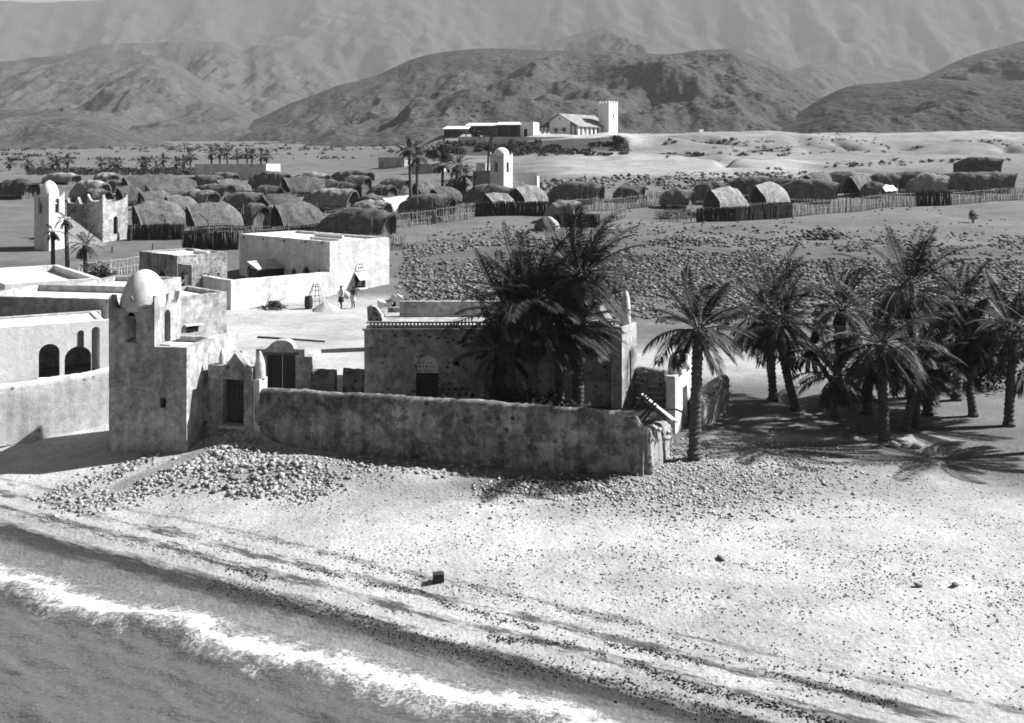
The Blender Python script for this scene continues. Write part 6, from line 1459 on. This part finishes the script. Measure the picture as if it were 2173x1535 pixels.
# ------------------------------------------------------------------ small things
# tin can on the beach
g = grd(931, 1240); r = thing('tin_can', g, 'dark square tin lying alone on the bright beach', 'tin'); s_ = 23 * g[1] / FPX
m = MB(); Uc = (math.cos(0.15), math.sin(0.15)); Nc = (-Uc[1], Uc[0]); m.box(g, Uc, Nc, s_, s_ * 0.8, s_ * 0.78, -s_ / 2, 0, -0.02); m.build('body', M['iron'], r)
m = MB(); m.box(g, Uc, Nc, s_ * 1.03, s_ * 0.83, 0.02, -s_ * 0.515, -s_ * 0.015, s_ * 0.765); m.build('lid', M['iron'], r)
m = MB(); p0 = g + np.array([-0.06, s_ * 0.4, s_ * 0.785]); m.tube([p0, p0 + np.array([0.0, 0, 0.045]), p0 + np.array([0.12, 0.02, 0.045]), p0 + np.array([0.12, 0.02, 0])], 0.008, 5); m.build('handle', M['iron'], r)
# long pole on the yard sand
a, b = grd(547, 718), grd(690, 727); m = MB(); pts = [a + (b - a) * t + np.array([0, 0.05 * math.sin(t * 5), 0.05]) for t in np.linspace(0, 1, 9)]; m.tube(pts, list(np.linspace(0.075, 0.05, 9)), 8); o = m.build('pole', M['wood_dark']); tag(o, 'long dark pole lying on the sandy yard', 'pole')
# barrel, lattice frame, sand heap and crate by the white wall
g = grd(655, 656); r = thing('barrel', g, 'dark barrel beside the sand heap', 'barrel'); m = MB(); m.lathe(g - np.array([0, 0, 0.03]), [(0.27, 0), (0.31, 0.25), (0.325, 0.5), (0.31, 0.75), (0.27, 1.0), (0.25, 1.0), (0.24, 0.94)], 16); m.build('staves', M['wood_dark'], r, smooth=False)
for z in (0.12, 0.36, 0.64, 0.88):
    m = MB(); m.lathe(g + np.array([0, 0, z - 0.03]), [(0.315 if 0.2 < z < 0.8 else 0.295, 0), (0.335 if 0.2 < z < 0.8 else 0.305, 0.02), (0.315 if 0.2 < z < 0.8 else 0.295, 0.05)], 16); m.build('hoop', M['iron'], r)
g = grd(664, 652); g = np.array([g[0], g[1] + 0.7, g[2]]); r = thing('lattice_frame', g, 'white pierced wooden lattice frame leaning by the yard wall', 'frame')
def lat(u, v): return np.array([g[0] + u, g[1] + 0.5 * v / 1.7, g[2] + v])
m = MB()
for a, b in (((-0.75, 0), (-0.2, 1.65)), ((-0.2, 1.65), (0.3, 1.65)), ((0.3, 1.65), (0.75, 0.3))): m.tube([lat(*a), lat(*b)], 0.05, 5)
m.build('frame_rail', M['cloth'], r)
for v in (0.35, 0.75, 1.15, 1.45):
    m = MB(); hw = 0.75 - 0.33 * v; m.tube([lat(-hw, v), lat(hw * 0.9, v)], 0.03, 4); m.build('slat', M['cloth'], r)
for u in (-0.3, 0.0, 0.25):
    m = MB(); m.tube([lat(u * 1.6, 0.05), lat(u * 0.6, 1.62)], 0.03, 4); m.build('slat', M['cloth'], r)
g = grd(690, 659); m = MB(); V = []; n = 26
prof = [(1.15, -0.08), (1.0, 0.06), (0.72, 0.26), (0.42, 0.48), (0.15, 0.64), (0.03, 0.67)]
for i, (q, z) in enumerate(prof):
    for k in range(n): a = 2 * math.pi * k / n; w_ = 1 + 0.12 * math.sin(a * 3 + 1) + 0.06 * math.sin(a * 7); V.append((g[0] + q * w_ * math.cos(a), g[1] + q * 0.8 * w_ * math.sin(a), g[2] + z + 0.03 * math.sin(a * 5 + i)))
Fc = [(i * n + k, i * n + (k + 1) % n, (i + 1) * n + (k + 1) % n, (i + 1) * n + k) for i in range(len(prof) - 1) for k in range(n)] + [tuple((len(prof) - 1) * n + k for k in range(n))]
o = mk('sand_heap', V, Fc, M['sandheap'], smooth=True); tag(o, 'grey conical heap of sand in the yard by the white wall', 'heap')
g = grd(580, 653); r = thing('crate', g, 'grey wooden crate on the brush bundle in the yard', 'crate'); m = MB(); m.box(g, (1, 0), (0, 1), 0.75, 0.5, 0.42, -0.37, 0, 0.05); m.build('box', M['wood'], r)
for z in (0.08, 0.22, 0.36):
    m = MB(); m.box(g, (1, 0), (0, 1), 0.78, 0.03, 0.09, -0.385, -0.032, z); m.build('slat', M['wood'], r)
# boards stacked against the wall corner
g = corner(1385, 39.6, 0.0); r = thing('board_pile', g, 'loose pile of boards and poles leaning at the beach wall corner', 'timber'); rs = random.Random(5)
for (x0, y0, x1, y1, mt) in [(1363, 838, 1428, 893, 'wood_pale'), (1368, 845, 1438, 897, 'wood_pale'), (1374, 852, 1420, 905, 'wood_pale'), (1360, 850, 1384, 838, 'wood_dark'), (1364, 860, 1376, 792, 'wood'), (1356, 890, 1396, 846, 'wood_dark'), (1362, 898, 1392, 862, 'wood_dark'), (1350, 846, 1372, 856, 'wood_dark'), (1346, 866, 1366, 842, 'wood'), (1358, 868, 1378, 846, 'wood_dark')]:
    a = at(x0, y0, 39.9 + rs.uniform(-0.2, 0.4)); b = at(x1, y1, 39.0 + rs.uniform(-0.2, 0.2)); m = MB(); d = b - a; l = np.linalg.norm(d[:2]); u = d[:2] / (l + 1e-6)
    w_ = 0.09 if mt == 'wood_pale' else 0.04; sv = np.array([-u[1], u[0], 0]) * w_
    V = [a - sv, a + sv, b + sv, b - sv]; V += [p + np.array([0, 0, 0.05]) for p in V]; mk('board', V, [(0, 1, 2, 3), (4, 7, 6, 5), (0, 4, 5, 1), (1, 5, 6, 2), (2, 6, 7, 3), (3, 7, 4, 0)], M[mt], r, fix=True)
m = MB(); g2 = at(1425, 880, 40.2); V = [g2 + np.array([0.62 * math.cos(a) * 0.9, 0, 0.32 * math.sin(a) - 0.1]) for a in np.linspace(0, math.pi, 9)]; m.tube(V, 0.04, 5); m.build('hoop', M['wood_dark'], r)
# short leaning posts on the open ground by the mat fence
for lab, x, y, dx, hh in (('short dark post leaning on the open ground left of the mat fence', 322, 533, 3, 16), ('thin stake near the foot of the horned tower', 238, 537, 0, 14)):
    g = grd(x, y); m = MB(); m.tube([g - np.array([0, 0, 0.2]), g + np.array([dx * g[1] / FPX, 0, hh * g[1] / FPX])], [0.09, 0.06], 6); o = m.build('post', M['wood_dark']); tag(o, lab, 'post')

# ------------------------------------------------------------------ people
def person(label, px, py, hgt, pose, face, shirt=None, skirt=None, wrap=None):
    g = grd(px, py); s = hgt / 1.72; r = thing('person', g, label, 'person')
    c, sn = math.cos(face), math.sin(face)
    def T(p): return (g[0] + s * (p[0] * c - p[1] * sn), g[1] + s * (p[0] * sn + p[1] * c), g[2] + s * p[2])
    J = dict(pel=(0, 0, 0.95), wst=(0, 0, 1.10), chs=(0, -0.01, 1.32), nck=(0, 0, 1.48), hd0=(0, 0.02, 1.56), hd=(0, 0.03, 1.64), hd1=(0, 0.02, 1.72),
             hl=(0.1, 0, 0.9), kl=(0.11, 0.05, 0.5), al=(0.11, 0, 0.09), tl=(0.13, 0.16, 0.03), hr=(-0.1, 0, 0.9), kr=(-0.11, 0.03, 0.5), ar=(-0.11, 0, 0.09), tr=(-0.13, 0.16, 0.03),
             sl=(0.19, 0, 1.42), el=(0.25, 0.0, 1.14), wl=(0.24, 0.1, 0.90), fl=(0.23, 0.14, 0.80), sr=(-0.19, 0, 1.42), er=(-0.25, 0, 1.14), wr=(-0.24, 0.1, 0.90), fr=(-0.23, 0.14, 0.80)); J.update(pose)
    R = dict(pel=.14, wst=.12, chs=.15, nck=.06, hd0=.075, hd=.10, hd1=.075, hl=.09, kl=.062, al=.042, tl=.035, hr=.09, kr=.062, ar=.042, tr=.035, sl=.07, el=.046, wl=.034, fl=.03, sr=.07, er=.046, wr=.034, fr=.03)
    E = ['pel-wst', 'wst-chs', 'chs-nck', 'nck-hd0', 'hd0-hd', 'hd-hd1', 'pel-hl', 'hl-kl', 'kl-al', 'al-tl', 'pel-hr', 'hr-kr', 'kr-ar', 'ar-tr', 'chs-sl', 'sl-el', 'el-wl', 'wl-fl', 'chs-sr', 'sr-er', 'er-wr', 'wr-fr']
    nm = list(J); me = bpy.data.meshes.new('body'); me.from_pydata([tuple(np.array(T(J[n])) - g) for n in nm], [(nm.index(e.split('-')[0]), nm.index(e.split('-')[1])) for e in E], [])
    o = bpy.data.objects.new('body', me); COL.objects.link(o); o.parent = r; me.materials.append(M['skin'])
    sk = o.modifiers.new('skin', 'SKIN'); sk.use_smooth_shade = True
    if not me.skin_vertices: me.attributes
    for i, n in enumerate(nm):
        v = me.skin_vertices[0].data[i]; v.radius = (R[n] * s, R[n] * s); v.use_root = (n == 'pel')
    ss_ = o.modifiers.new('sub', 'SUBSURF'); ss_.levels = 1; ss_.render_levels = 1
    def cloth_ring(name, prof, mat, ns=14):
        V = []
        for (z, rx, ry, ox, oy) in prof:
            for k in range(ns): a = 2 * math.pi * k / ns; f = 1 + 0.06 * math.sin(a * 5 + z * 9); V.append(T((ox + rx * f * math.cos(a), oy + ry * f * math.sin(a), z)))
        Fc = [(i * ns + k, i * ns + (k + 1) % ns, (i + 1) * ns + (k + 1) % ns, (i + 1) * ns + k) for i in range(len(prof) - 1) for k in range(ns)]
        mk(name, V, Fc, mat, r, smooth=True)
    if skirt: cloth_ring('loincloth', [(skirt[1], 0.25, 0.22, 0, 0.02), ((skirt[1] + 1.0) / 2, 0.22, 0.19, 0, 0.01), (0.98, 0.185, 0.165, 0, 0), (1.06, 0.165, 0.15, 0, 0)], skirt[0])
    if shirt: cloth_ring('shirt', [(0.92, 0.21, 0.19, 0, 0), (1.12, 0.185, 0.17, 0, 0), (1.32, 0.225, 0.19, 0, 0), (1.43, 0.20, 0.13, 0, 0), (1.49, 0.09, 0.09, 0, 0)], shirt)
    V, Fc = blob_mesh(T((0, -0.005, 1.685)), 0.10 * s, 0.11 * s, 0.075 * s, 3, 2, 0.05); mk('hair', V, Fc, M['dark'], r, smooth=True)
    return r
person('standing person in white shirt and dark wrap carrying a bundle by the sand heap', 724, 655, 1.72, dict(el=(0.30, 0.05, 1.16), wl=(0.22, 0.24, 1.20), fl=(0.14, 0.28, 1.22), al=(0.16, -0.12, 0.09), tl=(0.17, 0.04, 0.03)), 2.2, shirt=M['cloth'], skirt=(M['dark'], 0.52))
person('bare-chested person in pale loincloth standing right of the one in white', 750, 655, 1.66, dict(er=(-0.3, -0.04, 1.16), wr=(-0.28, 0.1, 0.98), fr=(-0.24, 0.16, 0.95), kr=(-0.12, 0.1, 0.5)), 2.6, skirt=(M['cloth'], 0.60))
person('dark-robed person standing at the foot of the horned tower', 276, 512, 1.75, dict(), 0.4, shirt=M['dark'], skirt=(M['dark'], 0.12))
V, Fc = blob_mesh(grd(733, 653) + np.array([0.1, -0.1, 0.95]), 0.28, 0.22, 0.3, 5, 2, 0.15); o = mk('bundle', V, Fc, M['cloth'], smooth=True); tag(o, 'pale bundle held at the side of the person in white', 'bundle')
# ------------------------------------------------------------------ the air between here and the mountains
hb = MB(); hb.box((-9000, -60, -12), (1, 0), (0, 1), 18000, 9000, 860)
haze = hb.build('haze', None)
hm = bpy.data.materials.new('haze_air'); hm.use_nodes = True; hn = hm.node_tree.nodes; hn.clear()
ho = hn.new('ShaderNodeOutputMaterial'); hv = hn.new('ShaderNodeVolumePrincipled')
hv.inputs['Color'].default_value = (0.8, 0.8, 0.8, 1); hv.inputs['Density'].default_value = 9.5e-5; hv.inputs['Anisotropy'].default_value = 0.0
hm.node_tree.links.new(hv.outputs[0], ho.inputs['Volume'])
haze.data.materials.append(hm); tag(haze, kind='stuff')
